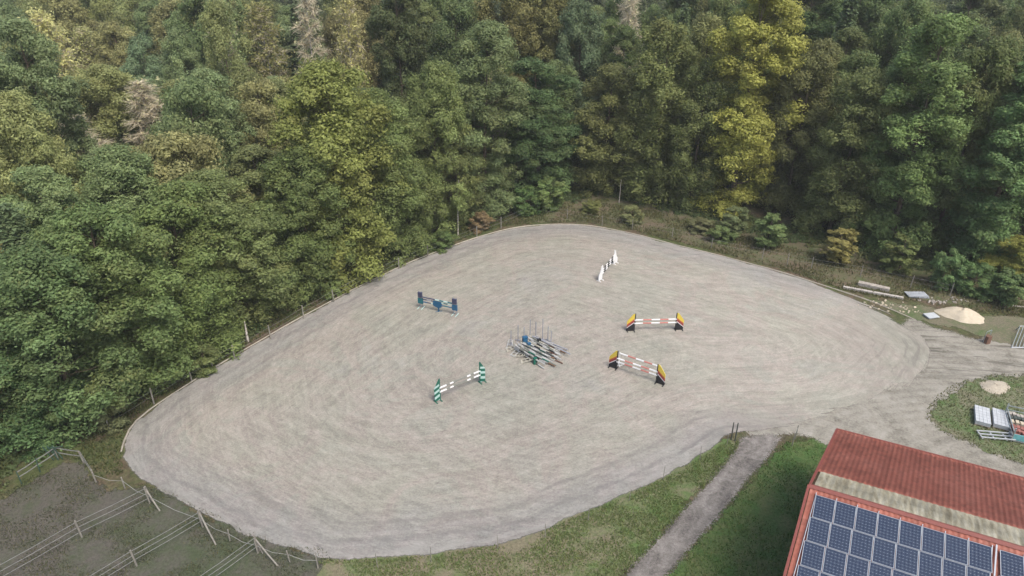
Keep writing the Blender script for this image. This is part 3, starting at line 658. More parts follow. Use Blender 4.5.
# a few thin stems visible against the wood's edge
def stem(px, py, top, rr, lean, label):
    b = G(px, py); h = height_to(b, top); mb = MB(); e = empty('dead_tree', b)
    mb.tube([(0, 0, -.1), (lean * .3, 0, h * .4), (lean * .5, .1, h * .75), (lean, .1, h)], [rr, rr * .8, rr * .55, .02], 6)
    mb.obj('trunk', M['birch'], e); b2 = MB()
    for k in range(9 if h > 5 else 0):
        z = h * random.uniform(.55, .97); x = lean * (z / h) ** 1.3; a = random.uniform(0, 6.28); L = random.uniform(.5, 1.5)
        b2.tube([(x, .05, z), (x + math.cos(a) * L, math.sin(a) * L, z + L * .6)], [.03, .008], 4)
    (b2.obj('branches', M['bark'], e) if b2.v else None); tag(e, label, 'tree')
#stem(243, 342, 205, .11, 1.5, 'thin leaning dead stem with pale bark in front of the left wood')
stem(458, 236, 180, .07, .3, 'thin white stem at the arena edge left of the top curve')
stem(248, 341, 322, .12, .0, 'short pale broken stem beside the fence at the left arena edge')
stem(619, 203, 180, .05, .1, 'thin straight bare stem in the shade above the white jump')

# ------------------------------------------------------------------ fences
M['post'] = plain('weathered_wood', (.22, .205, .175), .85, var=.25)
M['tape'] = plain('white_tape', (.28, .28, .26), .6, var=.1)
M['rail'] = plain('grey_rail', (.20, .20, .185), .7, var=.2)
M['darkpost'] = plain('dark_post', (.06, .07, .06), .6, var=.2)
M['greenpl'] = plain('green_plastic', (.04, .075, .055), .6, var=.3)
def fence(name, pts, h, label, heights, rad=.055, tape='tape', tr=.012, mat='post', posts_h=None, sag=.04, flat=False):
    e = empty(name, pts[0]); o0 = Vector(pts[0]); P = [Vector(p) - o0 for p in pts]
    for i, p in enumerate(P):
        hh = h * random.uniform(.92, 1.08) if posts_h is None else posts_h[i]; q = Vector((random.uniform(-.05, .05), random.uniform(-.05, .05), 0))
        mb = MB(); mb.tube([p + Vector((0, 0, -.2)), p + q * .5 + Vector((0, 0, hh * .5)), p + q + Vector((0, 0, hh))], [rad, rad, rad * .85], 7)
        mb.obj('post', M[mat], e)
    for z in heights:
        mb = MB()
        for a, b in zip(P[:-1], P[1:]):
            a2 = a + Vector((0, 0, z)); b2 = b + Vector((0, 0, z)); m = a2.lerp(b2, .5) - Vector((0, 0, sag))
            if flat: mb.bar(a2, m, .02, tr * 2.4); mb.bar(m, b2, .02, tr * 2.4)
            else: mb.tube([a2, m, b2], tr, 4)
        mb.obj('tape' if tape == 'tape' else 'rail', M[tape], e)
    tag(e, label, 'fence'); return e
fence('post_fence', PX((110, 431), (154, 404), (192, 381), (213, 369), (235, 359), (271, 339), (304, 319), (334, 302), (368, 283), (399, 269), (428, 256), (477, 237), (501, 228), (530, 215)), 1.35,
      'pale wooden post fence running between the left wood and the arena', (1.15, .7), tr=.006)
fence('post_fence', PX((530, 214), (567, 219), (602, 226), (632, 230), (672, 238), (711, 249), (762, 259), (787, 265), (811, 269), (860, 277), (910, 288), (950, 296)), 1.35,
      'light post and wire fence on the bank behind the far arena edge', (1.15, .7), rad=.04, tr=.005)
fence('post_fence', PX((318, 567), (378, 568), (431, 562), (498, 549), (545, 538), (588, 521), (629, 501), (663, 480), (700, 460), (727, 445)), 1.1,
      'thin electric fence with short posts along the near arena edge', (1.0,), rad=.022, tr=.004)
fence('post_fence', PX((792, 446), (795, 439)), 1.2, 'short pair of posts at the lawn corner right of the track entrance', (1.0,), rad=.035)
fence('post_fence', PX((731, 440), (735, 441)), 1.5, 'pair of dark gate posts at the left side of the track entrance', (1.3,), rad=.045, mat='darkpost', tape='rail')
fence('rail_fence', PX((150, 503), (82, 537), (-10, 590)), 1.25, 'three-rail fence crossing the muddy paddock nearest the wood', (1.2, .8, .4), tape='rail', tr=.013, flat=True)
fence('rail_fence', PX((203, 527), (137, 566), (40, 625)), 1.25, 'three-rail fence crossing the middle of the paddock', (1.2, .85, .5), tape='rail', tr=.013, flat=True)
fence('rail_fence', PX((258, 553), (190, 602), (120, 650)), 1.25, 'three-rail fence in the paddock closest to the bottom of the photo', (1.2, .85, .5), tape='rail', tr=.011, flat=True)
fence('tape_fence', PX((96, 482), (125, 488), (150, 503), (203, 527), (230, 541), (258, 553), (290, 562), (318, 568)), .9, 'loose grey tape and leaning posts along the paddock side of the arena', (.6,), rad=.045, tr=.013, sag=.2)
fence('rail_fence', PX((58, 459), (84, 463), (96, 482)), 1.1, 'bent grey rails joining the green fence to the paddock corner', (1.0, .6), tape='rail', tr=.03, flat=True)
def green_fence():
    e = fence('green_fence', PX((22, 484), (40, 472), (58, 460)), 1.1, 'green fence with pale rails at the foot of the wood at bottom left', (1.0, .6), rad=.035, mat='greenpl', tape='rail', tr=.028, flat=True)
    b = G(58, 460) - G(22, 484); mb = MB()
    for k in range(3): mb.bar(b + Vector((-.2 + k * .28, -.1 + .05 * k, .1)), b + Vector((-.6 + k * .28, -.1 + .05 * k, 1.25)), .05, .05)
    mb.bar(b + Vector((-.3, -.1, 1.1)), b + Vector((.6, .1, 1.1)), .05, .06)
    mb.obj('mesh_panel', M['greenpl'], e)
green_fence()
def brace(px, py, qx, qy, label):
    a = G(px, py); b = G(qx, qy); e = empty('fence_brace', a); mb = MB(); d = b - a
    mb.tube([(0, 0, 1.1), d * .5 + Vector((0, 0, .5)), d], .045, 6); mb.tube([(0.08, .1, -.1), (.0, 0, 1.3)], .055, 6); mb.tube([(.3, -.1, 0), (0, .05, .9)], .03, 5)
    mb.obj('strut', M['post'], e); tag(e, label, 'fence brace')
brace(150, 502, 160, 511, 'pale slanting brace at the corner where the nearest-wood rail fence meets the arena')
brace(203, 526, 216, 545, 'pale slanting brace where the middle paddock fence meets the arena')
brace(258, 552, 278, 566, 'pale slanting brace where the bottom paddock fence meets the arena')

# ------------------------------------------------------------------ barn
def roof_mat():
    m, t, b = nodes('red_roof_tiles'); k = T(t); v = k.coord()
    a = k.noise(v, .5, 5, .65); f = k.noise(v, 5, 6, .8)
    tn = k.attr('tint')
    c = k.ramp(k.math('ADD', k.math('MULTIPLY', a, .5), k.math('MULTIPLY', f, .5)), [(.35, (.19, .060, .040)), (.5, (.25, .080, .053)), (.66, (.32, .125, .09))])
    c = k.mix(1.0, c, k.ramp(tn, [(0, .84), (1, 1.14)]), 'MULTIPLY')
    k.l(c, b.inputs['Base Color']); b.inputs['Roughness'].default_value = .55; return m
def light_mat():
    m, t, b = nodes('aged_rooflight'); k = T(t)
    v = k.coord(out='UV'); a = k.noise(k.coord(scale=(2.2, .35, .35)), 1.6, 6, .75, .3)
    f = k.noise(k.coord(), 9, 6, .8)
    c = k.ramp(k.math('ADD', k.math('MULTIPLY', a, .7), k.math('MULTIPLY', f, .3)), [(.36, (.15, .125, .078)), (.5, (.285, .26, .185)), (.62, (.39, .37, .29))])
    k.l(k.mix(1.0, c, k.ramp(k.attr('tint'), [(0, .8), (1, 1.15)]), 'MULTIPLY'), b.inputs['Base Color']); b.inputs['Roughness'].default_value = .45; return m
def panel_mat():
    m, t, b = nodes('solar_cells'); k = T(t); uv = k.n('ShaderNodeTexCoord').outputs['UV']; s = k.n('ShaderNodeSeparateXYZ'); k.l(uv, s.inputs[0])
    def tri(o, n): return k.math('ABSOLUTE', k.math('SUBTRACT', k.math('FRACT', k.math('MULTIPLY', o, n)), .5))
    x = tri(s.outputs[0], 6); y = tri(s.outputs[1], 8)
    line = k.math('GREATER_THAN', k.math('MAXIMUM', x, y), .485); corner = k.math('GREATER_THAN', k.math('ADD', x, y), .86)
    g = k.math('MAXIMUM', line, corner)
    bus = k.math('MULTIPLY', k.math('LESS_THAN', k.math('ABSOLUTE', k.math('SUBTRACT', x, .2)), .02), .35)
    c = k.mix(k.noise(k.coord(), 1.2, 3), (.008, .017, .040), (.014, .026, .055))
    c = k.mix(k.math('MAXIMUM', k.math('MULTIPLY', g, .55), bus), c, (.36, .40, .45)); k.l(c, b.inputs['Base Color'])
    b.inputs['Roughness'].default_value = .25; b.inputs['Specular IOR Level'].default_value = .2; return m
M['roof'] = roof_mat(); M['rooflight'] = light_mat(); M['cells'] = panel_mat()
M['alu'] = plain('aluminium', (.40, .42, .44), .4, .3, .06); M['wall'] = plain('barn_wall_boards', (.17, .11, .07), .85, var=.25, scale=3)
M['trim'] = plain('red_trim', (.175, .052, .041), .5, var=.12); M['gutter'] = plain('zinc_gutter', (.5, .5, .49), .45, .3, .1)
def barn():
    zr, ze = 7.2, 4.6
    A = G(811, 486, zr); B = G(1024, 549, zr); C = G(838, 430, ze); u = (B - A).normalized(); n = Vector((-u.y, u.x, 0))
    wf = (C - A).dot(n); off = (C - A).dot(u)          # far slope: width and skew
    e = empty('barn', (A.x, A.y, 0), math.atan2(u.y, u.x))
    Lb = 34.0; slope = (zr - ze) / wf; wn = wf * 1.15; zn = zr - slope * wn
    # the near slope's verge, measured from the photo
    D = G(787, 576, zr - slope * 5.0); offn = (D - A).dot(u) / max(.1, -(D - A).dot(n))
    def far(x, s): return (x + off * s, wf * s, zr - (zr - ze) * s)              # s 0 ridge .. 1 eave, x along ridge
    def near(x, w_): return (x + offn * w_, -w_, zr - slope * w_)
    def tiles(name, fn, x0, x1, s0, s1, W, mat, period=.24, row=.34, amp=.013, lift=0.0):
        nu = int((x1 - x0) / (period / 6)); rows = max(2, int(W * (s1 - s0) / row)); U = np.linspace(x0, x1, nu); V = []; tint = []
        r = np.random.default_rng(5); rt = r.uniform(0, 1, (rows + 1, int((x1 - x0) / period) + 3))
        for j in range(rows):
            for kk, f in enumerate((0, .98)):
                s = s0 + (s1 - s0) * (j + f) / rows; lf = (.03 if kk else 0)
                for x in U:
                    p = fn(x, s); V.append((p[0], p[1], p[2] + lift + lf + amp * math.cos(2 * math.pi * x / period))); tint.append(rt[j, int((x - x0) / period)])
        V = np.array(V); nr = rows * 2; i = np.arange(nr * nu).reshape(nr, nu)
        F = np.column_stack([i[:-1, :-1].ravel(), i[1:, :-1].ravel(), i[1:, 1:].ravel(), i[:-1, 1:].ravel()])
        return mesh_np(name, V, F, mat, {'tint': tint}, False)
    rl0, rl1 = .018, .225
    roof = link('roof', tiles('roof', far, 0, Lb, rl1, 1, wf, M['roof']), e)
    link('rooflight', tiles('rooflight', far, .12, Lb, rl0, rl1, wf, M['rooflight'], .30, .8, .012, .02), e)
    link('roof', tiles('roof', near, 0, Lb, 0.1, wn, 1, M['roof']), e)
    mb = MB()   # soffit under both slopes
    mb.prism([(.02, 0, zr - .12), (Lb, 0, zr - .12), far(Lb, .99)[:2] + (ze - .09,), far(.02, .99)[:2] + (ze - .09,)], (0, 0, -.1))
    q0 = near(.02, wn * .99); q1 = near(Lb, wn * .99); mb.prism([(.02, 0, zr - .12), (Lb, 0, zr - .12), (q1[0], q1[1], q1[2] - .1), (q0[0], q0[1], q0[2] - .1)], (0, 0, -.1))
    mb.obj('roof_underside', M['wall'], e)
    mb = MB(); mb.prism([(-.1, -.17, zr + .0), (-.1, 0, zr + .09), (-.1, .17, zr + .0), (-.1, 0, zr + .03)], (Lb, 0, 0)); mb.obj('ridge_cap', M['trim'], e)
    for nm, a, b in (('verge_trim', far(-.06, .0), far(-.06, 1.0)), ('verge_trim', near(-.10, .0), near(-.10, wn))):
        mb = MB(); mb.bar((a[0], a[1], a[2] + .01), (b[0], b[1], b[2] + .01), .13, .12); mb.obj(nm, M['trim'], e)
    mb = MB(); a = far(-.1, 1.02); b = far(Lb, 1.02); mb.tube([(a[0], a[1], a[2] - .03), (b[0], b[1], b[2] - .03)], .07, 8); mb.obj('gutter', M['trim'], e)
    mb = MB(); a = far(14.6, .995); b = far(24, .995); mb.bar((a[0], a[1], a[2] + .07), (b[0], b[1], b[2] + .07), .10, .06); mb.obj('eave_flashing', M['gutter'], e)
    # walls
    mb = MB(); yo = wf - .5; yn = -wn + .5; hw = .14; xs = off + .6
    zf = ze - .28 + .5 * slope; z2 = zn - .28 + .5 * slope
    mb.prism([(xs, yo, 0), (Lb, yo, 0), (Lb, yo, zf), (xs, yo, zf)], (0, -hw, 0)); mb.obj('wall', M['wall'], e)
    mb = MB(); mb.prism([(xs, yo - hw, 0), (xs, yo - hw, zf), (xs, 0, zr - .3), (xs, yn, z2), (xs, yn, 0)], (hw, 0, 0)); mb.obj('gable_wall', M['wall'], e)
    mb = MB(); mb.prism([(xs, yn, 0), (Lb, yn, 0), (Lb, yn, z2), (xs, yn, z2)], (0, -hw, 0)); mb.obj('wall', M['wall'], e)
    # solar panels on the near slope
    pw, ph = .895, 1.26; gap = .03; nn = Vector((0, -slope, 1)).normalized(); nn = Vector((0, -math.sin(math.atan(slope)), math.cos(math.atan(slope))))
    dn = Vector((0, -math.cos(math.atan(slope)), -math.sin(math.atan(slope))))
    me = bpy.data.meshes.new('solar_panel'); me.from_pydata([(0, 0, 0), (1, 0, 0), (1, 1, 0), (0, 1, 0)], [], [(0, 1, 2, 3)]); me.uv_layers.new(name='UVMap')
    for i, c in enumerate([(0, 0), (1, 0), (1, 1), (0, 1)]): me.uv_layers[0].data[i].uv = c
    # build the laminate at true size in the slope's frame
    R3 = Matrix((Vector((1, 0, 0)), -dn, nn)).transposed(); cs = [R3 @ Vector(p) for p in ((0, -ph, .05), (pw, -ph, .05), (pw, 0, .05), (0, 0, .05))]
    for i, c in enumerate(cs): me.vertices[i].co = c
    me.materials.append(M['cells'])
    fb = MB()
    for a, b in (((0, .012), (pw, .012)), ((0, ph - .012), (pw, ph - .012))): fb.bar(R3 @ Vector((a[0], -a[1], .042)), R3 @ Vector((b[0], -b[1], .042)), .020, .03)
    for a, b in (((.012, .026), (.012, ph - .026)), ((pw - .012, .026), (pw - .012, ph - .026))): fb.bar(R3 @ Vector((a[0], -a[1], .042)), R3 @ Vector((b[0], -b[1], .042)), .020, .03)
    fme = fb.mesh('frame', M['alu']); base0 = .50
    for c in range(24):
        for r_ in range(4):
            x = .30 + c * (pw + gap) + (.28 if c > 7 else 0) + (.28 if c > 19 else 0); w0 = base0 + r_ * (ph + gap) * math.cos(math.atan(slope))
            if c > 15: continue
            p = Vector((x + offn * w0 * .9, 0, zr)) + dn * (base0 + r_ * (ph + gap)) + nn * .10
            o = link('solar_panel', me, e, p); f = link('frame', fme, o)
    for c in range(17):
        x = .30 + c * (pw + gap) + (.28 if c > 8 else (.0)) - gap / 2
        mb = MB(); a = Vector((x, 0, zr)) + dn * (base0 - .16) + nn * .085; b = Vector((x + offn * 6, 0, zr)) + dn * (base0 + 4 * (ph + gap) + .1) + nn * .085
        mb.bar(a, b, .032, .05); mb.obj('panel_rail', M['alu'], e)
    mb = MB(); x = .30 + 8 * (pw + gap) + .13; a = Vector((x, 0, zr)) + dn * (base0 - .2) + nn * .14; b = Vector((x + offn * 6, 0, zr)) + dn * (base0 + 5.4) + nn * .14
    mb.bar(a, b, .06, .06); mb.obj('cable_duct', M['alu'], e)
    tag(e, 'barn with red tiled roof, pale rooflight strip below the ridge and blue solar panels', 'barn')
    print('barn wf', wf, 'off', off, 'offn', offn, 'slope', math.degrees(math.atan(slope)))
barn()

# ------------------------------------------------------------------ jumps
P_ = {'offwhite': (.37, .37, .35), 'white': (.66, .66, .65), 'red': (.26, .05, .045), 'pink': (.44, .17, .14), 'black': (.02, .02, .022), 'yellow': (.60, .46, .07), 'orange': (.50, .17, .04), 'blue': (.022, .095, .18), 'teal': (.018, .12, .14),
      'green': (.015, .11, .075), 'purple': (.055, .06, .10), 'grey': (.17, .175, .15), 'mint': (.36, .50, .46), 'cream': (.40, .38, .31), 'steel': (.25, .26, .29), 'brown': (.20, .12, .07), 'rust': (.15, .085, .06)}
for k_, c_ in P_.items(): M['p_' + k_] = plain('paint_' + k_, c_, .5, var=.10, scale=9)
def pole(name, a, b, bands, label, group, rad=.062, cat='pole'):
    a = Vector(a); b = Vector(b); mb = MB(); cols = []
    for i, c in enumerate(bands):
        if c not in cols: cols.append(c)
    tot = len(bands); d = (b - a)
    for i, c in enumerate(bands): mb.tube([d * (i / tot), d * ((i + 1) / tot)], rad, 8, cols.index(c), cap=(i in (0, tot - 1)))
    o = mb.obj(name, [M['p_' + c] for c in cols], None, a); tag(o, label, cat, group); return o
def clip_poly(pts, d0, d1, fn):
    def half(P, keep):
        out = []
        for i in range(len(P)):
            a = P[i]; b = P[(i + 1) % len(P)]; ka = keep(a); kb = keep(b)
            if ka >= 0: out.append(a)
            if (ka >= 0) != (kb >= 0): t = ka / (ka - kb); out.append((a[0] + (b[0] - a[0]) * t, a[1] + (b[1] - a[1]) * t))
        return out
    return half(half(pts, lambda p: fn(p) - d0), lambda p: d1 - fn(p)) if True else pts
def wing(base, direc, outline, bands, fn, label, group, foot='p_white', th=.06):
    """outline in (distance outward from pole, height); bands = [(from, to, colour)] of fn(point)"""
    u = Vector((direc[0], direc[1], 0)).normalized(); n = Vector((-u.y, u.x, 0)); e = empty('jump_wing', base)
    mb = MB(); cols = []
    for d0, d1, c in bands:
        p = clip_poly(outline, d0, d1, fn)
        if len(p) < 3: continue
        if c not in cols: cols.append(c)
        mb.prism([u * q[0] + Vector((0, 0, q[1])) - n * th / 2 for q in p], n * th, cols.index(c))
    mb.obj('panel', [M['p_' + c] for c in cols], e)
    mb = MB(); mb.bar(u * -.05 + Vector((0, 0, .0)), u * -.05 + Vector((0, 0, max(q[1] for q in outline) + .04)), .07, .07); mb.obj('upright', M[foot], e)
    for s in (-.04, max(q[0] for q in outline) - .06):
        mb = MB(); mb.bar(u * s - n * .26 + Vector((0, 0, .04)), u * s + n * .26 + Vector((0, 0, .04)), .08, .07); mb.obj('foot', M[foot], e)
    tag(e, label, 'jump wing', group); return e
def hz(p, z): return Vector((p[0], p[1], z))
# 1: flag-coloured upright at the right
FLAG = [(-9, .86, 'black'), (.86, .93, 'white'), (.93, 1.18, 'red'), (1.18, 1.28, 'orange'), (1.28, 9, 'yellow')]
fo = [(0, .03), (.64, .03), (.64, 1.0), (.56, 1.12), (.12, 1.72), (0, 1.72)]; ff = lambda p: p[1] + p[0] * .85
def flagjump(La, Ra, who):
    d = (Ra - La).normalized(); g = 'flag-coloured wings ' + who
    wing(La, -d, fo, FLAG, ff, 'left black, red and yellow wing of the ' + who, 'black red and yellow jump wings', 'p_black')
    wing(Ra, d, fo, FLAG, ff, 'right black, red and yellow wing of the ' + who, 'black red and yellow jump wings', 'p_black'); return d
RW = ['white', 'pink', 'white', 'pink', 'white']
L1, R1 = G(633.5, 331), G(675.5, 330); flagjump(L1, R1, 'red and white jump nearer the far edge')
pole('jump_pole', hz(L1, 1.12), hz(R1, 1.12), RW, 'top red and white pole of the jump nearer the far arena edge', 'red and white jump poles')
pole('jump_pole', hz(L1, .78), hz(R1, .78), RW, 'lower red and white pole of the jump nearer the far arena edge', 'red and white jump poles')
L2, R2 = G(616, 369), G(656.5, 383); d2 = flagjump(L2, R2, 'slanting red and white jump nearer the barn'); n2 = Vector((-d2.y, d2.x, 0)); n2 = n2 if n2.y > 0 else -n2
pole('jump_pole', hz(L2, 1.05), hz(R2, 1.05), RW, 'top front red and white pole of the slanting jump nearer the barn', 'red and white jump poles')
pole('jump_pole', hz(L2, .72), hz(R2, .72), RW, 'lower front red and white pole of the slanting jump nearer the barn', 'red and white jump poles')
pole('jump_pole', hz(L2 + n2 * .55, 1.2), hz(R2 + n2 * .55, 1.2), RW, 'rear red and white pole of the slanting jump nearer the barn', 'red and white jump poles')
def stand(base, h, col, label, group='jump stands', name='jump_stand', cat='jump stand', lean=(0, 0)):
    e = empty(name, base, random.uniform(0, 1.5)); mb = MB(); mb.bar((0, 0, .05), (lean[0], lean[1], h), .052, .052); mb.obj('upright', M[col], e)
    for a in (0, math.pi / 2):
        mb = MB(); c, s = math.cos(a), math.sin(a); mb.bar((-.28 * c, -.28 * s, .03 + a * .03), (.28 * c, .28 * s, .03 + a * .03), .05, .045); mb.obj('foot', M[col], e)
    tag(e, label, cat, group); return e
stand(L2 + n2 * .55, 1.3, 'p_white', 'left white stand holding the rear pole of the slanting jump')
stand(R2 + n2 * .55, 1.3, 'p_white', 'right white stand holding the rear pole of the slanting jump')
# 2: green and white
L3, R3_ = G(440, 400.5), G(480.5, 383); d3 = (R3_ - L3).normalized()
GB = [(-9, .18, 'mint'), (.18, .42, 'green'), (.42, .66, 'mint'), (.66, .9, 'green'), (.9, 1.12, 'mint'), (1.12, 1.36, 'green'), (1.36, 1.55, 'mint'), (1.55, 9, 'green')]
go = [(0, .1), (.44, .1), (.44, 1.25), (.3, 1.45), (.02, 1.95), (0, 1.95)]; gf = lambda p: p[1] + p[0] * .35
wing(L3, -d3, go, GB, gf, 'left green and white striped wing with pointed top', 'green and white striped jump wings', 'p_green')
wing(R3_, d3, [(a, b) for a, b in go], GB, gf, 'right green and white striped wing with pointed top', 'green and white striped jump wings', 'p_green')
GW = ['white', 'white', 'grey', 'white', 'grey', 'grey', 'grey', 'grey', 'white', 'grey', 'white', 'white']
pole('jump_pole', hz(L3, 1.15), hz(R3_, 1.15), GW, 'top white-ended grey pole between the green striped wings', 'poles of the green and white jump')
pole('jump_pole', hz(L3, .78), hz(R3_, .78), GW, 'lower white-ended grey pole between the green striped wings', 'poles of the green and white jump')
# 3: white
L4, R4 = G(601.5, 280), G(614, 264); d4 = (R4 - L4).normalized()
wo = [(0, .08), (.5, .08), (.5, .6), (.34, .85), (.26, 1.05), (.12, 1.55), (0, 1.6)]
wing(L4, -d4 + Vector((-.5, 0, 0)), wo, [(-9, 9, 'white')], lambda p: p[1], 'nearer white wing of the small white jump at the far end', 'white jump wings')
wing(R4, d4 + Vector((.5, 0, 0)), wo, [(-9, 9, 'white')], lambda p: p[1], 'further white wing of the small white jump at the far end', 'white jump wings')
BW = ['white', 'black', 'white', 'black', 'white', 'black', 'white']
for z, t_ in ((1.1, 'top'), (.86, 'middle'), (.62, 'bottom')):
    pole('jump_pole', hz(L4, z), hz(R4, z), BW, t_ + ' black and white pole of the small white jump at the far end', 'black and white jump poles', rad=.05)
# 4: blue
L5, R5 = G(421, 308), G(455, 315); d5 = (R5 - L5).normalized(); n5 = Vector((-d5.y, d5.x, 0))
def blockwing(base, c0, c1, label, hh=1.75):
    e = empty('jump_wing', base, math.atan2(d5.y, d5.x)); mb = MB(); mb.box((0, 0, 1.42), (.42, .16, .52)); mb.obj('upper_block', M['p_' + c0], e)
    mb = MB(); mb.box((0, 0, .78), (.5, .16, .52)); mb.obj('lower_block', M['p_' + c1], e)
    for s in (-.2, .2):
        mb = MB(); mb.bar((s * .75, .11, 0), (s * .75, .11, hh), .05, .05); mb.obj('upright', M['p_steel'], e)
    for s in (-.2, .2):
        mb = MB(); mb.bar((s, -.35, .035), (s, .35, .035), .06, .06); mb.obj('foot', M['p_mint'], e)
    tag(e, label, 'jump wing', 'blue block jump wings')
blockwing(L5, 'purple', 'teal', 'left wing of the blue jump with a violet block above a teal block')
blockwing(R5, 'purple', 'blue', 'right wing of the blue jump with a dark block above a blue block')
md = (L5 + R5) / 2
e = empty('jump_filler', md, math.atan2(d5.y, d5.x)); mb = MB(); mb.prism([(-.42, -.08, 1.05), (.42, -.08, 1.05), (.42, -.08, .55), (.15, -.08, .4), (-.2, -.08, .5), (-.42, -.08, .6)], (0, .16, 0)); mb.obj('block', M['p_blue'], e)
mb = MB(); mb.bar((.1, 0, 0), (.1, 0, .5), .1, .1); mb.bar((-.15, -.2, .02), (.35, .2, .02), .06, .05); mb.obj('foot', M['p_blue'], e); tag(e, 'blue wedge-shaped filler in the middle of the blue jump', 'jump filler')
LU = hz(L5, 1.22) + d5 * .25; RU = hz(R5, 1.18) - d5 * .25
pole('jump_pole', LU, RU, ['purple', 'purple', 'purple', 'mint', 'teal', 'mint', 'teal'], 'upper blue, white and teal pole of the blue jump', 'poles of the blue jump', .06)
pole('jump_pole', LU + Vector((0, 0, -.22)), RU + Vector((0, 0, -.2)), ['purple', 'steel', 'purple', 'mint', 'mint', 'teal', 'mint'], 'second blue and white pole just under the upper pole of the blue jump', 'poles of the blue jump', .05)
pole('jump_pole', hz(L5, .72) + d5 * .25, hz(R5, .72) - d5 * .25, ['blue', 'purple', 'mint', 'blue', 'blue', 'teal', 'blue'], 'bottom blue pole of the blue jump', 'poles of the blue jump', .05)

# 5: heap of poles and stands in the middle
def heap():
    a0 = G(524, 346); d = (G(561, 363) - a0); d = Vector((d.x, d.y, 0)).normalized(); n = Vector((-d.y, d.x, 0)); r = random.Random(11)
    schemes = [['offwhite', 'grey', 'offwhite', 'grey', 'offwhite'], ['grey', 'green', 'offwhite', 'green', 'grey'], ['offwhite', 'rust', 'offwhite', 'rust', 'offwhite'], ['offwhite', 'black', 'offwhite', 'black', 'offwhite'],
               ['cream', 'grey', 'cream', 'grey', 'cream'], ['steel', 'steel', 'offwhite', 'steel', 'steel'], ['brown', 'offwhite', 'brown', 'offwhite', 'brown'], ['offwhite', 'grey', 'offwhite', 'grey', 'offwhite'], ['cream', 'cream', 'cream', 'cream', 'rust']]
    nm = ['white and grey', 'green', 'red and white', 'black and white', 'cream and grey', 'grey', 'brown and white', 'pale grey-green', 'cream']
    for i in range(40):
        lay = i // 13; off = (i % 13 - 6) * .21 + r.uniform(-.06, .06); z = .07 + lay * .13 + r.uniform(0, .05); k = r.randrange(9)
        st = a0 + n * (off * .9) + d * (r.uniform(-.5, .6) + .05 * off); L = r.uniform(2.8, 3.7); yaw = r.uniform(-.12, .12) + off * .05
        dd = (d * math.cos(yaw) + n * math.sin(yaw)); st.z = z + r.uniform(.0, .25); en = st + dd * L; en.z = z
        pole('jump_pole', st, en, schemes[k], nm[k] + ' pole lying in the heap in the middle of the arena', nm[k] + ' poles in the heap', .055)
    tops = [(530, 338.5, 319.5), (535.7, 338, 322), (542.5, 340, 319), (547.8, 341, 326.5), (518, 341, 325), (524, 341, 327), (511, 345, 331), (551, 343, 331), (514, 350, 336), (521, 352, 338)]
    for i, (x, y, t_) in enumerate(tops):
        b = G(x, y); h = height_to(b, t_)
        stand(b, h, 'p_steel' if i < 8 else 'p_cream', (['tallest', 'second tallest', 'third', 'fourth', 'fifth', 'sixth', 'leftmost', 'rightmost'][i] + ' ' if i in (6, 7) else '') + ('thin grey upright stand behind the heap of poles in the middle of the arena' if i < 8 else 'cream upright stand at the left end of the heap of poles'), 'grey upright stands behind the heap' if i < 8 else 'cream stands at the heap')
    # lying white ladders / wing frames at the left end
    for i, (x, y, c, ang) in enumerate([(512, 350, 'p_cream', .3), (516, 354, 'p_offwhite', .9), (520, 357, 'p_cream', -.4), (527, 362, 'p_cream', .1), (510, 346, 'p_offwhite', 1.4), (534, 341, 'p_offwhite', .6)]):
        e = empty('wing_frame', G(x, y), ang); mb = MB()
        for s in (-.3, .3): mb.bar((-.45, s * .7, .06), (.45, s * .6, .35), .05, .05)
        for t_ in (-.4, -.1, .2, .42): mb.bar((t_, -.2, .06 + (t_ + .45) * .32), (t_, .2, .06 + (t_ + .45) * .32), .045, .045)
        mb.obj('frame', M[c], e); mb = MB(); mb.bar((-.45, -.3, .05), (-.45, .3, .05), .07, .07); mb.obj('foot', M[c], e)
        tag(e, ('cream' if c == 'p_cream' else 'offwhite') + ' ladder-like wing frame thrown down at the left of the pole heap', 'jump wing', 'wing frames at the pole heap')
    for x, y, c, l in ((525, 345, 'p_blue', 'blue block standing on end at the upper side of the pole heap'), (529, 349, 'p_blue', 'small blue block sunk among the poles of the heap'), (535, 364, 'p_green', 'dark green tub at the lower edge of the pole heap'), (539, 345, 'p_black', 'dark block behind the pole heap')):
        e = empty('jump_block', G(x, y), .4); mb = MB(); s = .40 if 'standing' in l else .28
        mb.prism([(-s * .6, -s * .4, 0), (s * .6, -s * .4, 0), (s * .45, -s * .3, s * 1.9), (-s * .45, -s * .3, s * 1.9)], (0, s * .7, 0)); mb.obj('block', M[c], e); mb = MB(); mb.box((0, 0, s * 1.9 + .04), (s * 1.05, s * .8, .08)); mb.obj('lid', M[c], e)
        tag(e, l, 'jump block')
heap()

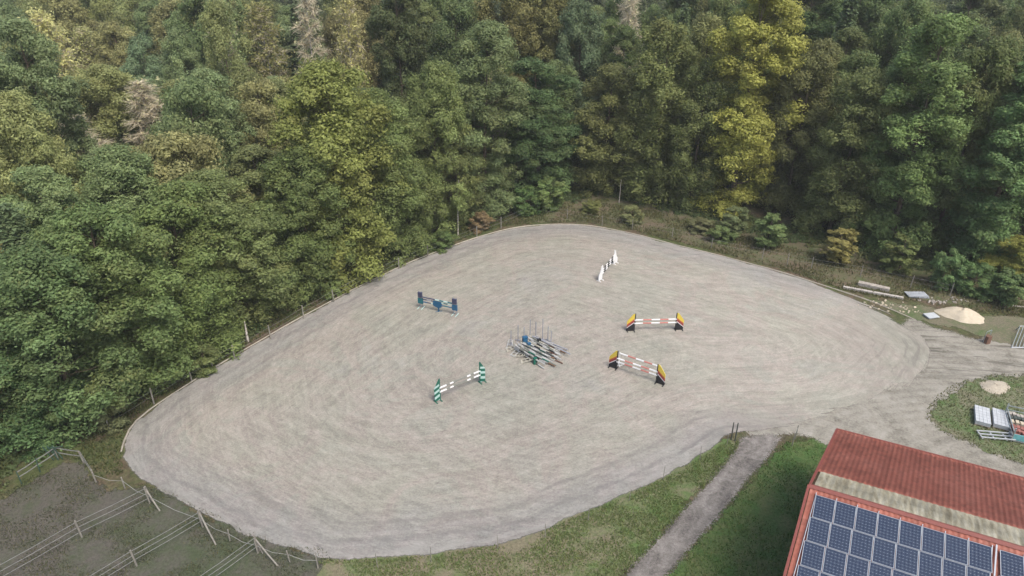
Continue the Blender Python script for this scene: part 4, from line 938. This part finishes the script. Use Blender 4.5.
# ------------------------------------------------------------------ things at the right
M['timber'] = plain('pale_timber', (.42, .39, .35), .8, var=.12); M['sandheap'] = plain('yellow_sand', (.46, .40, .30), .95, var=.12, scale=3)
M['slab'] = plain('pale_slabs', (.40, .42, .43), .8, var=.12, scale=3); M['brick'] = plain('red_bricks', (.26, .11, .09), .85, var=.4, scale=4); M['sheet'] = plain('grey_sheet', (.30, .32, .34), .5, var=.2, scale=2)
M['debris'] = plain('rubble', (.33, .30, .26), .9, var=.35, scale=5); M['palewood'] = plain('pallet_wood', (.30, .25, .18), .85, var=.25)
M['cyan'] = plain('turquoise_metal', (.16, .42, .44), .5, var=.2); M['steelm'] = plain('galvanised_steel', (.34, .38, .38), .45, .4, .15)
def beam(a, b, wd, h, mat, label, name='timber_beam', z=0):
    A, B = G(*a), G(*b); mb = MB(); d = B - A; mb.bar(Vector((0, 0, z + h / 2)), d + Vector((0, 0, z + h / 2)), wd, h); o = mb.obj(name, M[mat], None, A); tag(o, label, 'timber')
beam((843, 288), (903, 299), .3, .2, 'timber', 'long pale timber beam lying between the bank and the right arena edge')
beam((858, 284.5), (889, 291.5), .55, .34, 'debris', 'shorter grey board stack lying behind the long pale beam', 'board_stack')
def sheetpile(px, py, sx, sy, rz, mat, label, name, layers=3):
    e = empty(name, G(px, py), rz); r = random.Random(px)
    for k in range(layers):
        mb = MB(); q = Matrix.Rotation(r.uniform(-.15, .15), 3, 'Z') @ Matrix.Rotation(r.uniform(-.05, .05), 3, 'X'); mb.box((r.uniform(-.1, .1), r.uniform(-.05, .05), .08 + k * .11), (sx, sy, .05), 0, q); mb.obj('sheet', M[mat], e)
    tag(e, label, 'sheets')
sheetpile(916, 296, 1.9, 1.0, -.15, 'sheet', 'small stack of grey sheets on the grass left of the sand heap, behind it', 'sheet_stack', 2)
sheetpile(931, 317, 1.1, .8, .2, 'slab', 'crumpled pale sheet lying at the arena edge left of the sand heap', 'pale_sheet', 2)
beam((1012, 306.5), (1024, 307.5), .15, .1, 'timber', 'short pale plank at the right border by the foot of the wood', 'plank')
def rubble(px, py, label, n, sc, mat='debris'):
    r = random.Random(px); mb = MB()
    for _ in range(n):
        q = Matrix.Rotation(r.uniform(0, 3), 3, Vector((r.random(), r.random(), r.random())).normalized()); s = r.uniform(.04, .15); mb.box((r.gauss(0, sc), r.gauss(0, sc * .45), s * .3), (s * 1.6, s, s * .8), 0, q)
    o = mb.obj('rubble_pile', M[mat], None, G(px, py)); tag(o, label, 'rubble', kind='stuff')
rubble(938, 302, 'small pile of broken stones between the grey sheets and the sand heap', 45, .6)
rubble(968, 299, 'scatter of pale stones behind the sand heap', 26, 1.2, 'debris')
rubble(882, 304, 'pale sand and stone scraps in the grass in front of the long beam', 22, 1.0, 'sandheap')
rubble(905, 310, 'yellowish stone scraps at the grassy arena edge right of the long beam', 22, .8, 'sandheap')
def heapmesh(px, py, rx, ry, h, mat, label, rz, name='sand_heap', seed=1):
    n, m = 34, 60; r = np.random.default_rng(seed); V = [(0, 0, h)]; ph = r.uniform(0, 6, 5)
    for i in range(1, n + 1):
        t = i / n
        for j in range(m):
            a = 2 * math.pi * j / m; w_ = 1 + .10 * math.sin(2 * a + ph[0]) + .07 * math.sin(3 * a + ph[1]) + .04 * math.sin(7 * a + ph[2]) * t
            z = h * (1 - t * t) ** 1.15 * (1 + .12 * math.sin(3 * a + ph[3] + 3 * t)) + r.normal(0, .012) - .03 * t; V.append((math.cos(a) * rx * t * w_, math.sin(a) * ry * t * w_, z))
    F = [(0, 1 + j, 1 + (j + 1) % m, 1 + (j + 1) % m) for j in range(m)]
    fs = [(0, 1 + j, 1 + (j + 1) % m) for j in range(m)] + [(1 + i * m + j, 1 + (i + 1) * m + j, 1 + (i + 1) * m + (j + 1) % m, 1 + i * m + (j + 1) % m) for i in range(n - 1) for j in range(m)]
    me = bpy.data.meshes.new(name); me.from_pydata(V, [], fs); me.materials.append(M[mat]); me.polygons.foreach_set('use_smooth', [True] * len(fs)); me.update()
    o = link(name, me, None, G(px, py)); o.rotation_euler.z = rz; tag(o, label, 'sand heap')
heapmesh(961, 316, 2.0, 1.3, .75, 'sandheap', 'pale yellow heap of sand at the right end of the arena', -.25)
M['oldsand'] = plain('old_sand', (.36, .32, .25), .95, var=.15)
heapmesh(995, 387, 1.3, 1.0, .25, 'oldsand', 'flat worn heap of sandy earth above the pale slab stacks', .2, 'earth_heap', 3)
def stump():
    e = empty('marker_post', G(986, 343), .3); mb = MB(); mb.prism([(-.22, -.2, 0), (.22, -.2, 0), (.2, -.2, .75), (-.2, -.2, .7)], (0, .4, 0)); mb.obj('box', M['p_rust'], e)
    mb = MB(); mb.tube([(.25, .1, 0), (.28, .1, 1.2)], .03, 6); mb.tube([(-.25, .1, 0), (-.22, .1, 1.1)], .025, 6); mb.tube([(-.22, .1, 1.1), (.28, .1, 1.2)], .02, 5); mb.obj('wire_frame', M['steelm'], e)
    tag(e, 'small rusty box with a wire frame beside the dirt yard', 'box')
stump()
def gate(px, py, label):
    e = empty('metal_gate', G(px, py), 0.0); mb = MB()
    for k in range(5): mb.tube([(k * .3 - .2, 0, .05), (k * .3 + 2.0, 2.6, .6)], .03, 6)
    mb.obj('bars', M['steelm'], e); mb = MB(); mb.tube([(-.25, 0, .05), (1.2, 0, .05)], .05, 6); mb.tube([(1.95, 2.6, .6), (3.3, 2.6, .6)], .035, 6); mb.obj('cross_rails', M['slab'], e)
    mb = MB(); mb.tube([(2.0, 2.6, .6), (2.1, 3.0, -.05)], .04, 6); mb.tube([(3.2, 2.6, .6), (3.3, 3.0, -.05)], .04, 6); mb.obj('prop', M['steelm'], e)
    tag(e, label, 'gate')
gate(1014, 348, 'propped grey metal gate section at the right border by the dirt yard')
def slabstack(px0, py0, label, nx=4, ny=6):
    """pallet with a block of pale slabs on it"""
    b = G(px0, py0); rz = -.5; e = empty('pallet', b, rz); mb = MB(); W, D = .95, 2.1
    for y in np.linspace(-D / 2 + .06, D / 2 - .06, 7): mb.box((0, y, .13), (W, .11, .03))
    mb.obj('deck', M['palewood'], e); mb = MB()
    for x in (-.4, 0, .4): mb.box((x, 0, .055), (.1, D, .11))
    mb.obj('bearers', M['palewood'], e); tag(e, 'wooden pallet under the ' + label, 'pallet')
    s = empty('slab_stack', b + Vector((0, 0, .147)), rz)
    for k in range(2):
        mb = MB()
        for i in range(nx):
            for j in range(ny): mb.box(((i - (nx - 1) / 2) * (W / nx), (j - (ny - 1) / 2) * (D / ny), .07 + k * .145), (W / nx - .014, D / ny - .014, .137))
        mb.obj('slab_layer', M['slab'], s)
    tag(s, label, 'slab stack')
slabstack(981, 419, 'left pale stack of concrete slabs on the grass plot')
slabstack(999, 422, 'right pale stack of concrete slabs, next to the brick-filled frame')
def brickframe():
    b = G(1026, 445); e = empty('stillage', b, -.42); W, D, h = 2.4, 3.0, .8
    mb = MB(); mb.box((W / 2 - .9, D / 2, .12), (W, D, .08)); mb.obj('base', M['steelm'], e)
    x0 = -.9; x1 = W - .9
    for x, y in ((x0, 0), (x1, 0), (x0, D), (x1, D)):
        mb = MB(); mb.bar((x, y, 0), (x, y, h + .35), .08, .08); mb.obj('post', M['steelm'], e)
    mb = MB()
    for z in (.45, .8): mb.bar((x0, 0, z), (x0, D, z), .04, .06); mb.bar((x0, D, z + .2), (x1, D, z + .2), .04, .06)
    mb.obj('side_rails', M['steelm'], e)
    mb = MB(); mb.box(((x0 + x1) / 2, .04, .42), (W - .1, .05, .45)); mb.obj('front_panel', M['cyan'], e)
    tag(e, 'steel frame box with a turquoise front panel at the right border', 'crate')
    r = random.Random(4); k = 0
    for row, (y, mat, lb, nm) in enumerate(((.55, 'brick', 'red bricks', 'brick_pile'), (1.15, 'brick', 'darker red bricks', 'brick_pile'), (1.7, 'sandheap', 'pale blocks in a row', 'block_row'), (2.2, 'darkpost', 'dark scrap', 'scrap_pile'), (2.65, 'debris', 'grey rubble', 'rubble_pile'))):
        mb = MB()
        for i in range(9 if mat != 'sandheap' else 7):
            for j in range(3):
                q = Matrix.Rotation(r.uniform(-.25, .25) if mat != 'sandheap' else 0, 3, 'Z'); mb.box((x0 + .18 + i * (.24 if mat != 'sandheap' else .3), y + r.uniform(-.12, .12) * (mat != 'sandheap'), .24 + j * .16 + r.uniform(0, .05)), (.2, .36, .13), 0, q)
        o = mb.obj(nm, M[mat], None, b); o.rotation_euler.z = -.42; tag(o, lb + ' inside the steel frame box at the right border', 'bricks' if 'brick' in nm else 'rubble')
brickframe()
def scrap():
    e = empty('metal_rack', G(997, 441), -.12); mb = MB()
    for y in (0, .35, .7): mb.bar((-1.1, y, .25), (1.1, y - .05, .25), .07, .07)
    for x in (-1.0, -.2, .6, 1.05): mb.bar((x, -.05, .16), (x, .75, .16), .07, .07)
    mb.obj('frame', M['slab'], e)
    for x in (-.95, 1.0):
        mb = MB(); mb.bar((x, .3, 0), (x, .3, .12), .1, .1); mb.obj('leg', M['steelm'], e)
    tag(e, 'low pale metal rack lying in front of the right slab stack', 'rack')
scrap()
